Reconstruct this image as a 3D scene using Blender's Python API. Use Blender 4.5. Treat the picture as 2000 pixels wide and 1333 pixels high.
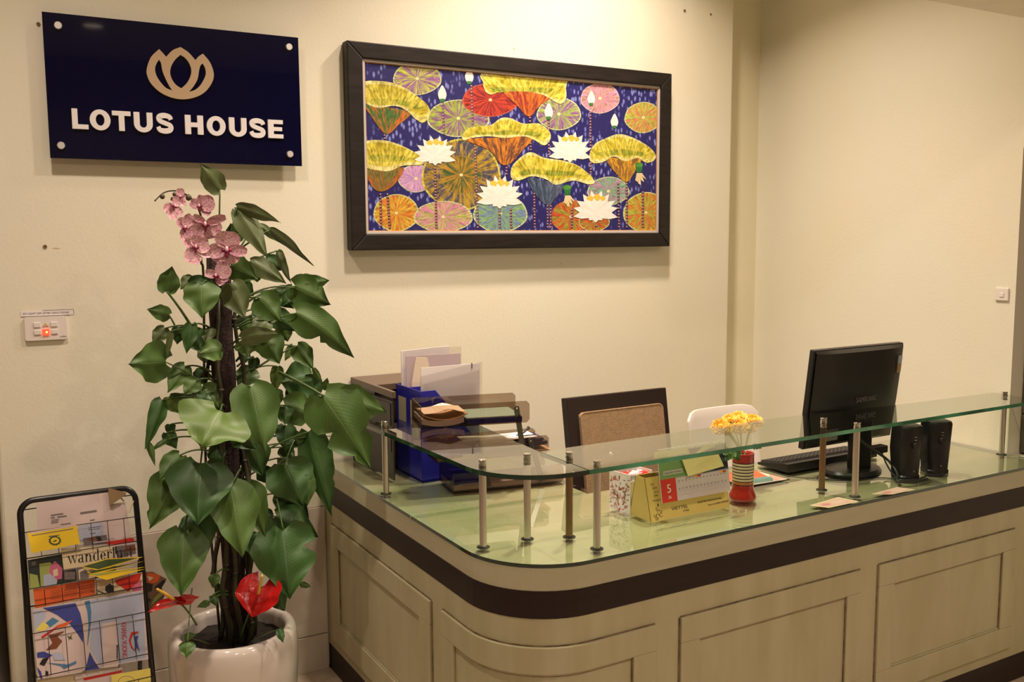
import bpy, math, random
import numpy as np
from mathutils import Vector as V, Matrix, Quaternion
from mathutils.geometry import tessellate_polygon
random.seed(7)
for o in list(bpy.data.objects): bpy.data.objects.remove(o)
S = bpy.context.scene
COL = S.collection
PI = math.pi

# ------------------------------------------------------------------ camera, view, light
CAM = V((0, -3.2654, 1.6)); FPX = 1838.9254; YAW, PITCH, ROLL = .5244, -.111, -.0058
_fw = V((math.sin(YAW)*math.cos(PITCH), math.cos(YAW)*math.cos(PITCH), math.sin(PITCH)))
_r = V((math.cos(YAW), -math.sin(YAW), 0)); _u = _r.cross(_fw)
_rt = _r*math.cos(ROLL) + _u*math.sin(ROLL); _up = _u*math.cos(ROLL) - _r*math.sin(ROLL)
cd = bpy.data.cameras.new('camera'); cam = bpy.data.objects.new('camera', cd); COL.objects.link(cam)
cd.sensor_width = 36; cd.lens = FPX*36/2000; cd.clip_start = .05
m3 = Matrix((_rt, _up, -_fw)).transposed()
cam.matrix_world = Matrix.Translation(CAM) @ m3.to_4x4()
S.camera = cam
S.view_settings.view_transform = 'Standard'; S.view_settings.look = 'None'
S.view_settings.exposure = 0.0; S.view_settings.gamma = 1.0
S.view_settings.use_curve_mapping = False
W = bpy.data.worlds.new('world'); S.world = W; W.use_nodes = True
W.node_tree.nodes['Background'].inputs[0].default_value = (1, .78, .55, 1)
W.node_tree.nodes['Background'].inputs[1].default_value = .05

LAMPC = (1.0, .82, .68)
def lamp(name, loc, power, size=.14, spread=150, rot=(0,0,0)):
    d = bpy.data.lights.new(name, 'AREA'); d.shape = 'DISK'; d.size = size; d.energy = power; d.color = LAMPC
    d.spread = math.radians(spread)
    o = bpy.data.objects.new(name, d); COL.objects.link(o); o.location = loc; o.rotation_euler = rot
    return o
CEIL = 3.3
LAMPS = [(1.45, -1.0, 21), (2.15, -.62, 30), (.1, -1.05, 16), (2.0, -3.2, 21), (.2, -3.4, 17), (1.0, -5.2, 14)]  # last three are unseen fill lights, added to brighten the counter from the front
for x, y, p in LAMPS: lamp('downlight_and_fill_lamp', (x, y, CEIL-.035), p, spread=118 if y > -2 else 150)

# ------------------------------------------------------------------ measuring: where a line of sight meets a plane of the room
def ray(u, v): return _fw*FPX + _rt*(u-1000) - _up*(v-666.5)
def atz(u, v, z): d = ray(u, v); return CAM + d*((z-CAM.z)/d.z)
def aty(u, v, y): d = ray(u, v); return CAM + d*((y-CAM.y)/d.y)
def atx(u, v, x): d = ray(u, v); return CAM + d*((x-CAM.x)/d.x)
def atp(u, v, o, n): d = ray(u, v); return CAM + d*((o-CAM).dot(n)/d.dot(n))
def mpp(p): return (p-CAM).dot(_fw)/FPX          # metres per pixel at a point

# ------------------------------------------------------------------ materials
def nt(m): return m.node_tree.nodes, m.node_tree.links
def mat(name, c, rough=.5, metal=0, var=0, vscale=8, bump=0, bscale=60, c2=None, stretch=None, coat=0, spec=.5, sheen=0, ramp=(.35, .65)):
    m = bpy.data.materials.new(name); m.use_nodes = True
    N, L = nt(m); b = N['Principled BSDF']
    b.inputs['Base Color'].default_value = (*c, 1); b.inputs['Roughness'].default_value = rough
    b.inputs['Metallic'].default_value = metal; b.inputs['Coat Weight'].default_value = coat
    b.inputs['Specular IOR Level'].default_value = spec; b.inputs['Coat Roughness'].default_value = .05
    if sheen: b.inputs['Sheen Weight'].default_value = sheen
    tc = N.new('ShaderNodeTexCoord'); mp = N.new('ShaderNodeMapping'); L.new(tc.outputs['Object'], mp.inputs[0])
    if stretch: mp.inputs['Scale'].default_value = stretch
    if var or c2:
        n = N.new('ShaderNodeTexNoise'); n.inputs['Scale'].default_value = vscale; n.inputs['Detail'].default_value = 6
        L.new(mp.outputs[0], n.inputs['Vector'])
        r = N.new('ShaderNodeValToRGB'); r.color_ramp.elements[0].position, r.color_ramp.elements[1].position = ramp
        a = c2 if c2 else tuple(x*(1-var) for x in c); z = c if c2 else tuple(min(1, x*(1+var)) for x in c)
        r.color_ramp.elements[0].color = (*a, 1); r.color_ramp.elements[1].color = (*z, 1)
        L.new(n.outputs[0], r.inputs[0]); L.new(r.outputs[0], b.inputs['Base Color'])
    if bump:
        n2 = N.new('ShaderNodeTexNoise'); n2.inputs['Scale'].default_value = bscale; n2.inputs['Detail'].default_value = 4
        L.new(mp.outputs[0], n2.inputs['Vector'])
        bp = N.new('ShaderNodeBump'); bp.inputs['Strength'].default_value = bump; bp.inputs['Distance'].default_value = .01
        L.new(n2.outputs[0], bp.inputs['Height']); L.new(bp.outputs[0], b.inputs['Normal'])
    return m
def glassy(name, tint, ior=1.5, rough=0.0, gain=1.9):
    m = bpy.data.materials.new(name); m.use_nodes = True; N, L = nt(m)
    N.remove(N['Principled BSDF']); out = N['Material Output']
    t = N.new('ShaderNodeBsdfTransparent'); t.inputs[0].default_value = (*tint, 1)
    g = N.new('ShaderNodeBsdfGlossy'); g.inputs['Roughness'].default_value = rough
    f = N.new('ShaderNodeFresnel'); f.inputs['IOR'].default_value = ior
    ge = N.new('ShaderNodeNewGeometry'); s = N.new('ShaderNodeMath'); s.operation = 'SUBTRACT'; s.inputs[0].default_value = 1
    L.new(ge.outputs['Backfacing'], s.inputs[1])
    mu = N.new('ShaderNodeMath'); mu.operation = 'MULTIPLY'; mu.use_clamp = True
    L.new(f.outputs[0], mu.inputs[0]); L.new(s.outputs[0], mu.inputs[1])
    mg = N.new('ShaderNodeMath'); mg.operation = 'MULTIPLY'; mg.use_clamp = True; mg.inputs[1].default_value = gain
    L.new(mu.outputs[0], mg.inputs[0]); mu = mg
    mx = N.new('ShaderNodeMixShader'); L.new(mu.outputs[0], mx.inputs[0]); L.new(t.outputs[0], mx.inputs[1]); L.new(g.outputs[0], mx.inputs[2])
    L.new(mx.outputs[0], out.inputs[0]); return m
def edge_glass(name, c, var):
    # polished pane edge: solid green from outside; seen from inside the pane it lets light out
    m = mat(name, c, .12, var=var, vscale=6, coat=1); N, L = nt(m)
    t = N.new('ShaderNodeBsdfTransparent'); t.inputs[0].default_value = (.9, .96, .9, 1); ge = N.new('ShaderNodeNewGeometry')
    mx = N.new('ShaderNodeMixShader'); L.new(ge.outputs['Backfacing'], mx.inputs[0]); L.new(N['Principled BSDF'].outputs[0], mx.inputs[1]); L.new(t.outputs[0], mx.inputs[2])
    L.new(mx.outputs[0], N['Material Output'].inputs[0]); return m
def emis(name, c, s):
    m = mat(name, c); b = m.node_tree.nodes['Principled BSDF']
    b.inputs['Emission Color'].default_value = (*c, 1); b.inputs['Emission Strength'].default_value = s; return m
def sr(r, g, b):      # 0-255 screen colour to linear
    f = lambda x: (x/255/12.92) if x/255 <= .04045 else ((x/255+.055)/1.055)**2.4
    return (f(r), f(g), f(b))
M = {}
M['wall'] = mat('cream_paint', (.78, .75, .615), .62, c2=(.78, .73, .555), vscale=1.3, bump=.05, bscale=90)
M['wall_dark'] = mat('ochre_paint', (.80, .745, .53), .62, var=.03, vscale=2.5)
M['ceil'] = mat('ceiling_paint', (.78, .74, .62), .7, var=.02)
M['tile'] = mat('beige_floor_tile', (.50, .40, .30), .25, var=.12, vscale=9)
M['grout'] = mat('grout', (.30, .24, .19), .8)
M['marble'] = mat('tan_marble_tile', (.64, .57, .47), .22, c2=(.54, .47, .38), vscale=5)
M['room'] = mat('lobby_wall', (.42, .34, .22), .7, var=.05)
M['carpet'] = mat('brown_carpet', (.10, .07, .05), .95, var=.3, vscale=120)
M['pale_wood'] = mat('pale_green_painted_wood', (.50, .465, .295), .42, c2=(.44, .40, .235), vscale=14, stretch=(1, 1, .22), bump=.06, bscale=30)
M['fascia'] = mat('pale_painted_fascia', (.51, .475, .325), .40, c2=(.455, .42, .275), vscale=10, stretch=(.3, .3, 2))
M['top_wood'] = mat('pale_green_worktop_paint', (.53, .46, .29), .4, c2=(.46, .395, .23), vscale=9, stretch=(.3, 1.5, 1))
M['dark_wood'] = mat('dark_brown_wood', (.022, .011, .009), .45, spec=.3, c2=(.016, .008, .0065), vscale=20, stretch=(.3, .3, 3))
M['grime_shade'] = mat('brown_grime_and_shade', (.21, .15, .085), .8, var=.4, vscale=30)
M['glass'] = glassy('clear_float_glass', (.93, .965, .93))
M['shelf_glass'] = glassy('green_tinted_glass', (.87, .955, .885))
M['edge'] = edge_glass('green_glass_edge', (.05, .27, .14), .5)
M['edge_dark'] = edge_glass('dark_green_glass_edge', (.006, .030, .018), .5)
M['steel'] = mat('brushed_steel', (.72, .67, .62), .30, metal=1)
M['bright_steel'] = mat('bright_steel', (.92, .90, .88), .42, metal=.85)
M['brass'] = mat('dull_bronze_metal', (.30, .20, .12), .35, metal=1)
M['chrome'] = mat('chrome', (.8, .78, .75), .12, metal=1)
M['black'] = mat('black_plastic', (.012, .011, .010), .38, var=.1)
M['black_gloss'] = mat('glossy_black_plastic', (.008, .0075, .007), .38)
M['key'] = mat('dark_grey_keycap', (.035, .032, .03), .45)
M['black_metal'] = mat('black_enamel_tube', (.010, .010, .010), .28)
M['navy'] = mat('navy_acrylic', (.002, .0025, .022), .04)
M['gold'] = mat('matt_gold', (.46, .33, .20), .45)
M['white'] = mat('white_acrylic', (.80, .76, .74), .4)
M['white_plastic'] = mat('white_plastic', (.78, .72, .66), .35)
M['frame'] = mat('dark_brown_frame', (.014, .010, .008), .5, spec=.3, var=.35, vscale=40, stretch=(.2, .2, 2))
M['liner'] = mat('grey_linen_liner', (.52, .47, .43), .6)
M['fillet'] = mat('gold_fillet', (.55, .28, .08), .4, metal=.3)
M['pot'] = mat('cream_glazed_ceramic', (.68, .61, .55), .10, coat=.6)
M['soil'] = mat('dark_potting_soil', (.016, .010, .007), .95, var=.5, vscale=60, bump=.8, bscale=60)
M['coir'] = mat('brown_coir_pole', (.035, .018, .016), .95, var=.4, vscale=60, bump=.8, bscale=160)
M['stem'] = mat('green_brown_stem', (.040, .055, .018), .6, c2=(.045, .030, .015), vscale=25)
M['petiole'] = mat('green_petiole', (.055, .10, .018), .5)
M['spathe'] = mat('red_anthurium', (.42, .009, .009), .18, var=.15, vscale=40, bump=.15, bscale=90)
M['spadix'] = mat('yellow_spadix', (.70, .42, .06), .5)
M['orchid'] = mat('speckled_pink_petal', (.78, .52, .52), .55, c2=(.52, .09, .27), vscale=190, stretch=(1, 1, 2.4), ramp=(.38, .52))
M['lip'] = mat('magenta_orchid_lip', (.24, .010, .060), .4, var=.3, vscale=60)
M['bud'] = mat('dark_green_bud', (.08, .06, .03), .5)
M['column'] = mat('pale_orchid_column', (.75, .6, .58), .5)
M['mum'] = mat('yellow_chrysanthemum', (.85, .40, .02), .6, c2=(.88, .52, .05), vscale=60)
M['leafgreen'] = mat('fresh_green_leaf', (.10, .22, .03), .5, var=.2)
M['red_glaze'] = mat('red_glaze', (.36, .020, .014), .10, coat=.8)
M['cream_glaze'] = mat('cream_glaze', (.66, .58, .38), .15, coat=.6)
M['dark_glaze'] = mat('dark_brown_glaze', (.03, .010, .010), .15, coat=.6)
M['orange_glaze'] = mat('orange_glaze', (.42, .15, .04), .15, coat=.6)
M['cushion'] = mat('tan_woven_cushion', (.30, .185, .085), .85, var=.12, vscale=70, bump=.3, bscale=300, sheen=.2)
M['chair_wood'] = mat('espresso_chair_wood', (.020, .011, .009), .4)
M['cab'] = mat('grey_brown_cabinet_laminate', (.030, .024, .020), .45)
M['cab_top'] = mat('brown_cabinet_top', (.115, .075, .048), .42)
M['blue'] = mat('blue_plastic', (.022, .022, .33), .3)
M['paper'] = mat('white_paper', (.80, .74, .72), .6)
M['paper_c'] = mat('cream_paper', (.76, .64, .48), .65)
M['tanlabel'] = mat('tan_label_card', (.48, .42, .28), .6)
M['mauve'] = mat('mauve_paper', (.50, .40, .42), .6)
M['purple'] = mat('dark_purple_folder', (.07, .045, .085), .5)
M['teal'] = mat('pale_teal_folder', (.32, .46, .38), .5)
M['kraft'] = mat('kraft_envelope', (.62, .42, .22), .7)
M['smoke'] = glassy('smoked_acrylic', (.70, .63, .57), gain=1.0)
M['smoke_dark'] = mat('dark_smoked_acrylic', (.035, .028, .024), .2)
M['clear'] = glassy('clear_plastic_sleeve', (.93, .92, .92), ior=1.4)
M['yellow_card'] = mat('yellow_cardboard', (.62, .45, .12), .5)
M['card_in'] = mat('brown_cardboard', (.25, .16, .07), .8)
M['sticky'] = mat('pale_yellow_sticky_note', (.80, .72, .30), .7)
M['red_plastic'] = mat('red_plastic', (.62, .03, .02), .25)
M['pinkclear'] = mat('pale_pink_wrapper', (.70, .58, .60), .2)
M['cable'] = mat('black_cable', (.012, .011, .010), .5)
M['rubber'] = mat('dark_rubber', (.02, .018, .016), .8)
M['lit'] = emis('red_lit_switch', (1.0, .05, .02), 2.2)
M['lit2'] = emis('yellow_neon', (1.0, .75, .1), 3.5)
M['diff'] = emis('lamp_diffuser', (1, .85, .6), 3)
M['slate'] = mat('grey_brown_board', (.11, .085, .062), .45, var=.1)
M['ink'] = mat('black_ink', (.02, .018, .018), .6)
M['redink'] = mat('red_ink', (.55, .02, .02), .6)
M['whiteink'] = mat('white_ink', (.8, .76, .74), .6)
M['greyink'] = mat('grey_print', (.13, .12, .115), .4)
# flat print: colour comes from the mesh
def print_mat(name, rough):
    m = mat(name, (1, 1, 1), rough); N, L = nt(m); a = N.new('ShaderNodeVertexColor'); a.layer_name = 'Col'
    L.new(a.outputs[0], N['Principled BSDF'].inputs['Base Color']); return m
M['print'] = print_mat('colour_print', .45)
# leaf: veins along the blade from UV (u across -1..1, v base to tip)
def leaf_mat(name, c1, c2, vein, rough=.5):
    m = mat(name, c1, rough); N, L = nt(m); b = N['Principled BSDF']
    uv = N.new('ShaderNodeUVMap'); sp = N.new('ShaderNodeSeparateXYZ'); L.new(uv.outputs[0], sp.inputs[0])
    def mth(op, a, bb=None, clamp=False):
        n = N.new('ShaderNodeMath'); n.operation = op; n.use_clamp = clamp
        for i, x in enumerate((a, bb)):
            if x is None: continue
            if isinstance(x, (int, float)): n.inputs[i].default_value = x
            else: L.new(x, n.inputs[i])
        return n.outputs[0]
    ax = mth('ABSOLUTE', sp.outputs[0])
    mid = mth('SUBTRACT', 1.0, mth('MULTIPLY', ax, 22.0), True)
    ph = mth('SUBTRACT', mth('MULTIPLY', sp.outputs[1], 55.0), mth('MULTIPLY', ax, 22.0))
    lat = mth('MULTIPLY', mth('POWER', mth('ABSOLUTE', mth('SINE', ph)), 6.0), .20)
    v = mth('MAXIMUM', mth('MULTIPLY', mid, .75), mth('MULTIPLY', lat, mth('SUBTRACT', 1.0, ax)))
    oi = N.new('ShaderNodeObjectInfo'); no = N.new('ShaderNodeTexNoise'); no.inputs['Scale'].default_value = 14
    tc = N.new('ShaderNodeTexCoord'); L.new(tc.outputs['Object'], no.inputs['Vector'])
    f = mth('ADD', mth('MULTIPLY', oi.outputs['Random'], .6), mth('MULTIPLY', no.outputs[0], .5), True)
    mx = N.new('ShaderNodeMix'); mx.data_type = 'RGBA'; L.new(f, mx.inputs[0])
    mx.inputs[6].default_value = (*c1, 1); mx.inputs[7].default_value = (*c2, 1)
    m2 = N.new('ShaderNodeMix'); m2.data_type = 'RGBA'; L.new(v, m2.inputs[0]); L.new(mx.outputs[2], m2.inputs[6])
    m2.inputs[7].default_value = (*vein, 1); L.new(m2.outputs[2], b.inputs['Base Color'])
    bp = N.new('ShaderNodeBump'); bp.inputs['Strength'].default_value = .25; bp.inputs['Distance'].default_value = .004
    L.new(v, bp.inputs['Height']); L.new(bp.outputs[0], b.inputs['Normal'])
    return m
M['leaf'] = leaf_mat('green_vined_leaf', (.047, .108, .016), (.078, .152, .027), (.13, .20, .065))
M['leaf_dark'] = leaf_mat('dark_green_vined_leaf', (.022, .070, .012), (.040, .105, .018), (.09, .17, .07))
M['leaf_pale'] = leaf_mat('pale_green_vined_leaf', (.072, .138, .019), (.102, .170, .027), (.18, .24, .085))
M['leaf_dull'] = leaf_mat('dull_green_vined_leaf', (.085, .115, .038), (.11, .15, .05), (.17, .19, .10))

# ------------------------------------------------------------------ mesh builder
class MB:
    def __init__(s): s.v = []; s.f = []; s.mi = []; s.uv = {}; s.col = {}
    def add(s, vs, fs, mi=0, T=None, col=None):
        o = len(s.v)
        s.v += [tuple(T @ V(p)) if T else tuple(p) for p in vs]
        for f in fs:
            if col is not None: s.col[len(s.f)] = col
            s.f.append(tuple(i+o for i in f)); s.mi.append(mi)
        return o
    def box(s, a, b, mi=0, T=None, col=None):
        x0, y0, z0 = a; x1, y1, z1 = b
        if x0 > x1: x0, x1 = x1, x0
        if y0 > y1: y0, y1 = y1, y0
        if z0 > z1: z0, z1 = z1, z0
        vs = [(x0,y0,z0),(x1,y0,z0),(x1,y1,z0),(x0,y1,z0),(x0,y0,z1),(x1,y0,z1),(x1,y1,z1),(x0,y1,z1)]
        s.add(vs, [(3,2,1,0),(4,5,6,7),(0,1,5,4),(1,2,6,5),(2,3,7,6),(3,0,4,7)], mi, T, col); return s
    def lathe(s, prof, n=32, c=(0,0,0), T=None, mi=0, cap=True, mis=None):
        vs = []; fs = []; k = len(prof)
        for i in range(n):
            a = 2*PI*i/n
            for r, z in prof: vs.append((c[0]+r*math.cos(a), c[1]+r*math.sin(a), c[2]+z))
        o = len(s.v); s.v += [tuple(T @ V(p)) if T else p for p in vs]
        for i in range(n):
            j = (i+1) % n
            for q in range(k-1):
                s.f.append((o+i*k+q, o+j*k+q, o+j*k+q+1, o+i*k+q+1)); s.mi.append(mis[q] if mis else mi)
        if cap:
            if prof[0][0] > 1e-6: s.f.append(tuple(o+i*k for i in range(n))[::-1]); s.mi.append(mi)
            if prof[-1][0] > 1e-6: s.f.append(tuple(o+i*k+k-1 for i in range(n))); s.mi.append(mi)
        return s
    def tube(s, pts, r, n=8, mi=0, closed=False):
        P = [V(p) for p in pts]; R = r if isinstance(r, (list, tuple)) else [r]*len(P)
        o = len(s.v); prev = None; m = len(P)
        for i, p in enumerate(P):
            t = (P[(i+1) % m]-P[i-1]) if closed else (P[min(i+1, m-1)]-P[max(i-1, 0)])
            if t.length < 1e-9: t = V((0,0,1))
            t.normalize()
            if prev is None: a = t.cross(V((0,0,1)) if abs(t.z) < .9 else V((1,0,0))).normalized()
            else: a = (prev - t*prev.dot(t)).normalized()
            prev = a; b = t.cross(a)
            for k in range(n):
                q = p + (a*math.cos(2*PI*k/n)+b*math.sin(2*PI*k/n))*R[i]; s.v.append(tuple(q))
        for i in range(m if closed else m-1):
            j = (i+1) % m
            for k in range(n):
                l = (k+1) % n; s.f.append((o+i*n+k, o+i*n+l, o+j*n+l, o+j*n+k)); s.mi.append(mi)
        if not closed:
            s.f.append(tuple(o+k for k in range(n))[::-1]); s.mi.append(mi)
            s.f.append(tuple(o+(m-1)*n+k for k in range(n))); s.mi.append(mi)
        return s
    def prism(s, loops, B, d0, d1, mi=0, emi=None, col=None):
        """loops: outer + holes of 2-D points; B=(origin,ux,uy,uz); solid from d0 to d1 along uz"""
        o, ux, uy, uz = [V(x) for x in B]; emi = mi if emi is None else emi
        area = lambda l: sum(l[i-1][0]*l[i][1]-l[i][0]*l[i-1][1] for i in range(len(l)))
        L2 = [list(l) if (area(l) > 0) == (k == 0) else list(l)[::-1] for k, l in enumerate(loops)]
        flat = [p for l in L2 for p in l]; n = len(flat)
        tris = tessellate_polygon([[V((p[0], p[1], 0)) for p in l] for l in L2])
        vs = [o+ux*p[0]+uy*p[1]+uz*d0 for p in flat] + [o+ux*p[0]+uy*p[1]+uz*d1 for p in flat]
        b = len(s.v); s.v += [tuple(p) for p in vs]
        flip = ux.cross(uy).dot(uz)*(d1-d0) < 0
        def face(ix, m):
            if flip: ix = ix[::-1]
            if col is not None: s.col[len(s.f)] = col
            s.f.append(tuple(b+i for i in ix)); s.mi.append(m)
        for t in tris:
            a3 = sum((flat[t[i-1]][0]*flat[t[i]][1]-flat[t[i]][0]*flat[t[i-1]][1]) for i in range(3))
            t = tuple(t) if a3 > 0 else tuple(t)[::-1]
            face(tuple(i+n for i in t), mi); face(t[::-1], mi)
        k = 0
        for l in L2:
            q = len(l)
            for i in range(q):
                j = (i+1) % q; face((k+i, k+j, k+j+n, k+i+n), emi)
            k += q
        return s
    def flat(s, pts, B, d, col=(1,1,1), mi=0):
        o, ux, uy, uz = [V(x) for x in B]
        vs = [o+ux*p[0]+uy*p[1]+uz*d for p in pts]
        area = sum(pts[i-1][0]*pts[i][1]-pts[i][0]*pts[i-1][1] for i in range(len(pts)))
        ok = (area > 0) == (ux.cross(uy).dot(uz) > 0)
        tr = tessellate_polygon([[V((p[0], p[1], 0)) for p in pts]]) if len(pts) > 4 else [tuple(range(len(pts)))]
        fs = []
        for t in tr:
            a3 = sum((pts[t[i-1]][0]*pts[t[i]][1]-pts[t[i]][0]*pts[t[i-1]][1]) for i in range(len(t)))
            good = (a3 > 0) == (ux.cross(uy).dot(uz) > 0)
            fs.append(tuple(t) if good else tuple(t)[::-1])
        s.add(vs, fs, mi, None, col); return s
    def ball(s, c, r, n=12, k=8, T=None, mi=0):
        r = r if isinstance(r, (tuple, list)) else (r, r, r)
        vs = [(0, 0, -1)] + [(math.cos(2*PI*i/n)*math.sin(PI*j/k), math.sin(2*PI*i/n)*math.sin(PI*j/k), -math.cos(PI*j/k)) for j in range(1, k) for i in range(n)] + [(0, 0, 1)]
        vs = [V((p[0]*r[0], p[1]*r[1], p[2]*r[2])) for p in vs]
        vs = [(T @ p if T else p) + V(c) for p in vs]
        fs = [(0, 1+(i+1) % n, 1+i) for i in range(n)]
        for j in range(k-2):
            for i in range(n):
                a = 1+j*n+i; b = 1+j*n+(i+1) % n; fs.append((a, b, b+n, a+n))
        t = len(vs)-1; l = 1+(k-2)*n
        fs += [(t, l+i, l+(i+1) % n) for i in range(n)]
        s.add(vs, fs, mi); return s

ORG = {}
def org(o): return ORG.get(o.name, V((0,0,0)))
def thing(name, label, cat, loc=(0,0,0), group=None):
    o = bpy.data.objects.new(name, None); COL.objects.link(o); o.location = loc; o.empty_display_size = .05
    ORG[o.name] = V(loc); o['label'] = label; o['category'] = cat
    if group: o['group'] = group
    return o
def build(name, m, mats, parent=None, smooth=False, bevel=0, org_at=None, seg=2, auto=None):
    """link the collected shapes as ONE mesh object (coordinates are world coordinates)"""
    if not isinstance(mats, (list, tuple)): mats = [mats]
    if parent is not None: O = org(parent)
    elif org_at is not None: O = V(org_at)
    else:
        a = np.array(m.v); lo = a.min(0); hi = a.max(0); O = V(((lo[0]+hi[0])/2, (lo[1]+hi[1])/2, lo[2]))
    me = bpy.data.meshes.new(name)
    me.from_pydata([tuple(V(p)-O) for p in m.v], [], m.f)
    for x in mats: me.materials.append(M[x] if isinstance(x, str) else x)
    me.polygons.foreach_set('material_index', m.mi)
    if m.col:
        at = me.color_attributes.new('Col', 'FLOAT_COLOR', 'CORNER')
        buf = np.ones((len(me.loops), 4), 'f')
        for i, p in enumerate(me.polygons):
            c = m.col.get(i, (1,1,1))
            buf[p.loop_start:p.loop_start+p.loop_total, :3] = c
        at.data.foreach_set('color', buf.ravel())
    if m.uv:
        ul = me.uv_layers.new(name='UVMap'); buf = np.zeros((len(me.loops), 2), 'f')
        for l in me.loops: buf[l.index] = m.uv.get(l.vertex_index, (0, 0))
        ul.data.foreach_set('uv', buf.ravel())
    if smooth: me.polygons.foreach_set('use_smooth', [True]*len(me.polygons))
    me.update()
    o = bpy.data.objects.new(name, me); COL.objects.link(o)
    ORG[o.name] = O
    if parent is not None: o.parent = parent
    else: o.location = O
    if bevel:
        b = o.modifiers.new('bevel', 'BEVEL'); b.width = bevel; b.segments = seg; b.limit_method = 'ANGLE'; b.angle_limit = math.radians(40)
    if smooth and auto:
        me.set_sharp_from_angle(angle=math.radians(auto))
    return o
def tag(o, label, cat, group=None):
    o['label'] = label; o['category'] = cat
    if group: o['group'] = group
    return o
def struct(o): o['kind'] = 'structure'; return o
def dup(root, d, label=None):
    """copy a thing, its parts and sub-parts, shifted by d"""
    r = root.copy(); COL.objects.link(r); r.location = root.location + V(d); ORG[r.name] = org(root)+V(d)
    if label: r['label'] = label
    def rec(a, b):
        for ch in list(a.children):
            c = ch.copy(); COL.objects.link(c); c.parent = b; rec(ch, c)
    rec(root, r); return r
def rot(axis, deg, about):
    return Matrix.Translation(V(about)) @ Matrix.Rotation(math.radians(deg), 4, axis) @ Matrix.Translation(-V(about))
def arc(cx, cy, r, a0, a1, n=10):
    return [(cx+r*math.cos(math.radians(a0+(a1-a0)*i/n)), cy+r*math.sin(math.radians(a0+(a1-a0)*i/n))) for i in range(n+1)]
def rrect(x0, y0, x1, y1, r, n=6):
    return arc(x1-r, y1-r, r, 0, 90, n)+arc(x0+r, y1-r, r, 90, 180, n)+arc(x0+r, y0+r, r, 180, 270, n)+arc(x1-r, y0+r, r, 270, 360, n)
def bez(p0, p1, p2, n=10):
    p0, p1, p2 = V(p0), V(p1), V(p2)
    return [p0*(1-t)**2+p1*2*t*(1-t)+p2*t*t for t in [i/n for i in range(n+1)]]
def spline(pts, n=6):
    P = [V(p) for p in pts]; P = [P[0]*2-P[1]]+P+[P[-1]*2-P[-2]]; out = []
    for i in range(1, len(P)-2):
        a, b, c, d = P[i-1:i+3]
        for k in range(n):
            t = k/n; out.append(.5*((2*b)+(c-a)*t+(2*a-5*b+4*c-d)*t*t+(3*b-a-3*c+d)*t**3))
    out.append(P[-2]); return out
DG = None
def text(name, s, B, size, m, parent, extrude=.0003, fit=None, align='CENTER', bold=0, shear=0):
    """lettering lying on basis B=(origin, right, up, normal); fit = width to squeeze to"""
    c = bpy.data.curves.new('txt', 'FONT'); c.body = s; c.size = size; c.extrude = extrude; c.align_x = align; c.offset = bold; c.shear = shear
    c.resolution_u = 3
    t = bpy.data.objects.new('txt', c); COL.objects.link(t)
    dg = bpy.context.evaluated_depsgraph_get(); dg.update()
    me = bpy.data.meshes.new_from_object(t.evaluated_get(dg)); bpy.data.objects.remove(t)
    o, ux, uy, uz = [V(x) for x in B]
    xs = [v.co.x for v in me.vertices]; k = 1
    if fit and xs: k = fit/max(1e-6, max(xs)-min(xs))
    mb = MB(); mb.v = [tuple(o+ux*v.co.x*k+uy*v.co.y+uz*(v.co.z+extrude)) for v in me.vertices]
    mb.f = [tuple(p.vertices) for p in me.polygons]; mb.mi = [0]*len(mb.f)
    bpy.data.meshes.remove(me)
    return build(name, mb, m, parent)
X, Y, Z = V((1,0,0)), V((0,1,0)), V((0,0,1))
# ------------------------------------------------------------------ the room
XR = 3.31
fl = struct(build('floor', MB().box((-3.2, -6.7, -.10), (XR+.3, 2.2, -.004)), 'grout'))
for i in range(12):
    for j in range(6):
        x0 = -.9+i*.4; y0 = -1.6+j*.4-.8
        if y0+.4 > .02: continue
        build('tile', MB().box((x0+.002, y0+.002, -.004), (x0+.398, y0+.398, 0)), 'tile', fl)
build('tile', MB().box((-3.2, -6.7, -.004), (XR, -2.402, 0)), 'tile', fl)
build('tile', MB().box((-3.2, -2.398, -.004), (-.902, 2.2, 0)), 'tile', fl)
struct(build('wall_back', MB().box((.048, 0, 0), (3.05, .25, CEIL)), 'wall', bevel=.012, seg=3))
struct(build('trim_1', MB().box((3.03, .10, 0), (XR+.1, .26, CEIL)), 'wall_dark'))
w = MB(); w.box((XR, -1.215, 0), (XR+.16, .3, CEIL)).box((XR, -6.7, 0), (XR+.16, -2.2, CEIL)).box((XR, -2.2, 1.905), (XR+.16, -1.215, CEIL)).box((XR, -2.2, 0), (XR+.16, -1.215, .775))
struct(build('wall_right', w, 'wall'))
struct(build('wall_left', MB().box((-3.2, -6.7, 0), (-3.05, 2.2, CEIL)), 'room'))
struct(build('wall_front', MB().box((-3.2, -6.85, 0), (XR+.16, -6.7, CEIL)), 'room'))
struct(build('wall_back_left', MB().box((-3.05, 0, 0), (-.9, .25, CEIL)), 'wall'))
struct(build('wall_passage', MB().box((-3.05, 2.05, 0), (3.6, 2.2, CEIL)), 'room'))
struct(build('ceiling', MB().box((-3.2, -6.85, CEIL), (3.6, 2.2, CEIL+.1)), 'ceil'))
struct(build('ceiling_soffit', MB().box((2.3, -1.8, 2.35), (XR, -1.21, CEIL)), 'ceil', bevel=.01))
wn = struct(build('window_1', MB().box((XR+.10, -2.2, .775), (XR+.16, -1.215, 1.905)), 'slate'))
zs = [.78, .93, 1.06, 1.22, 1.40, 1.56, 1.70, 1.80, 1.90]
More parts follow.
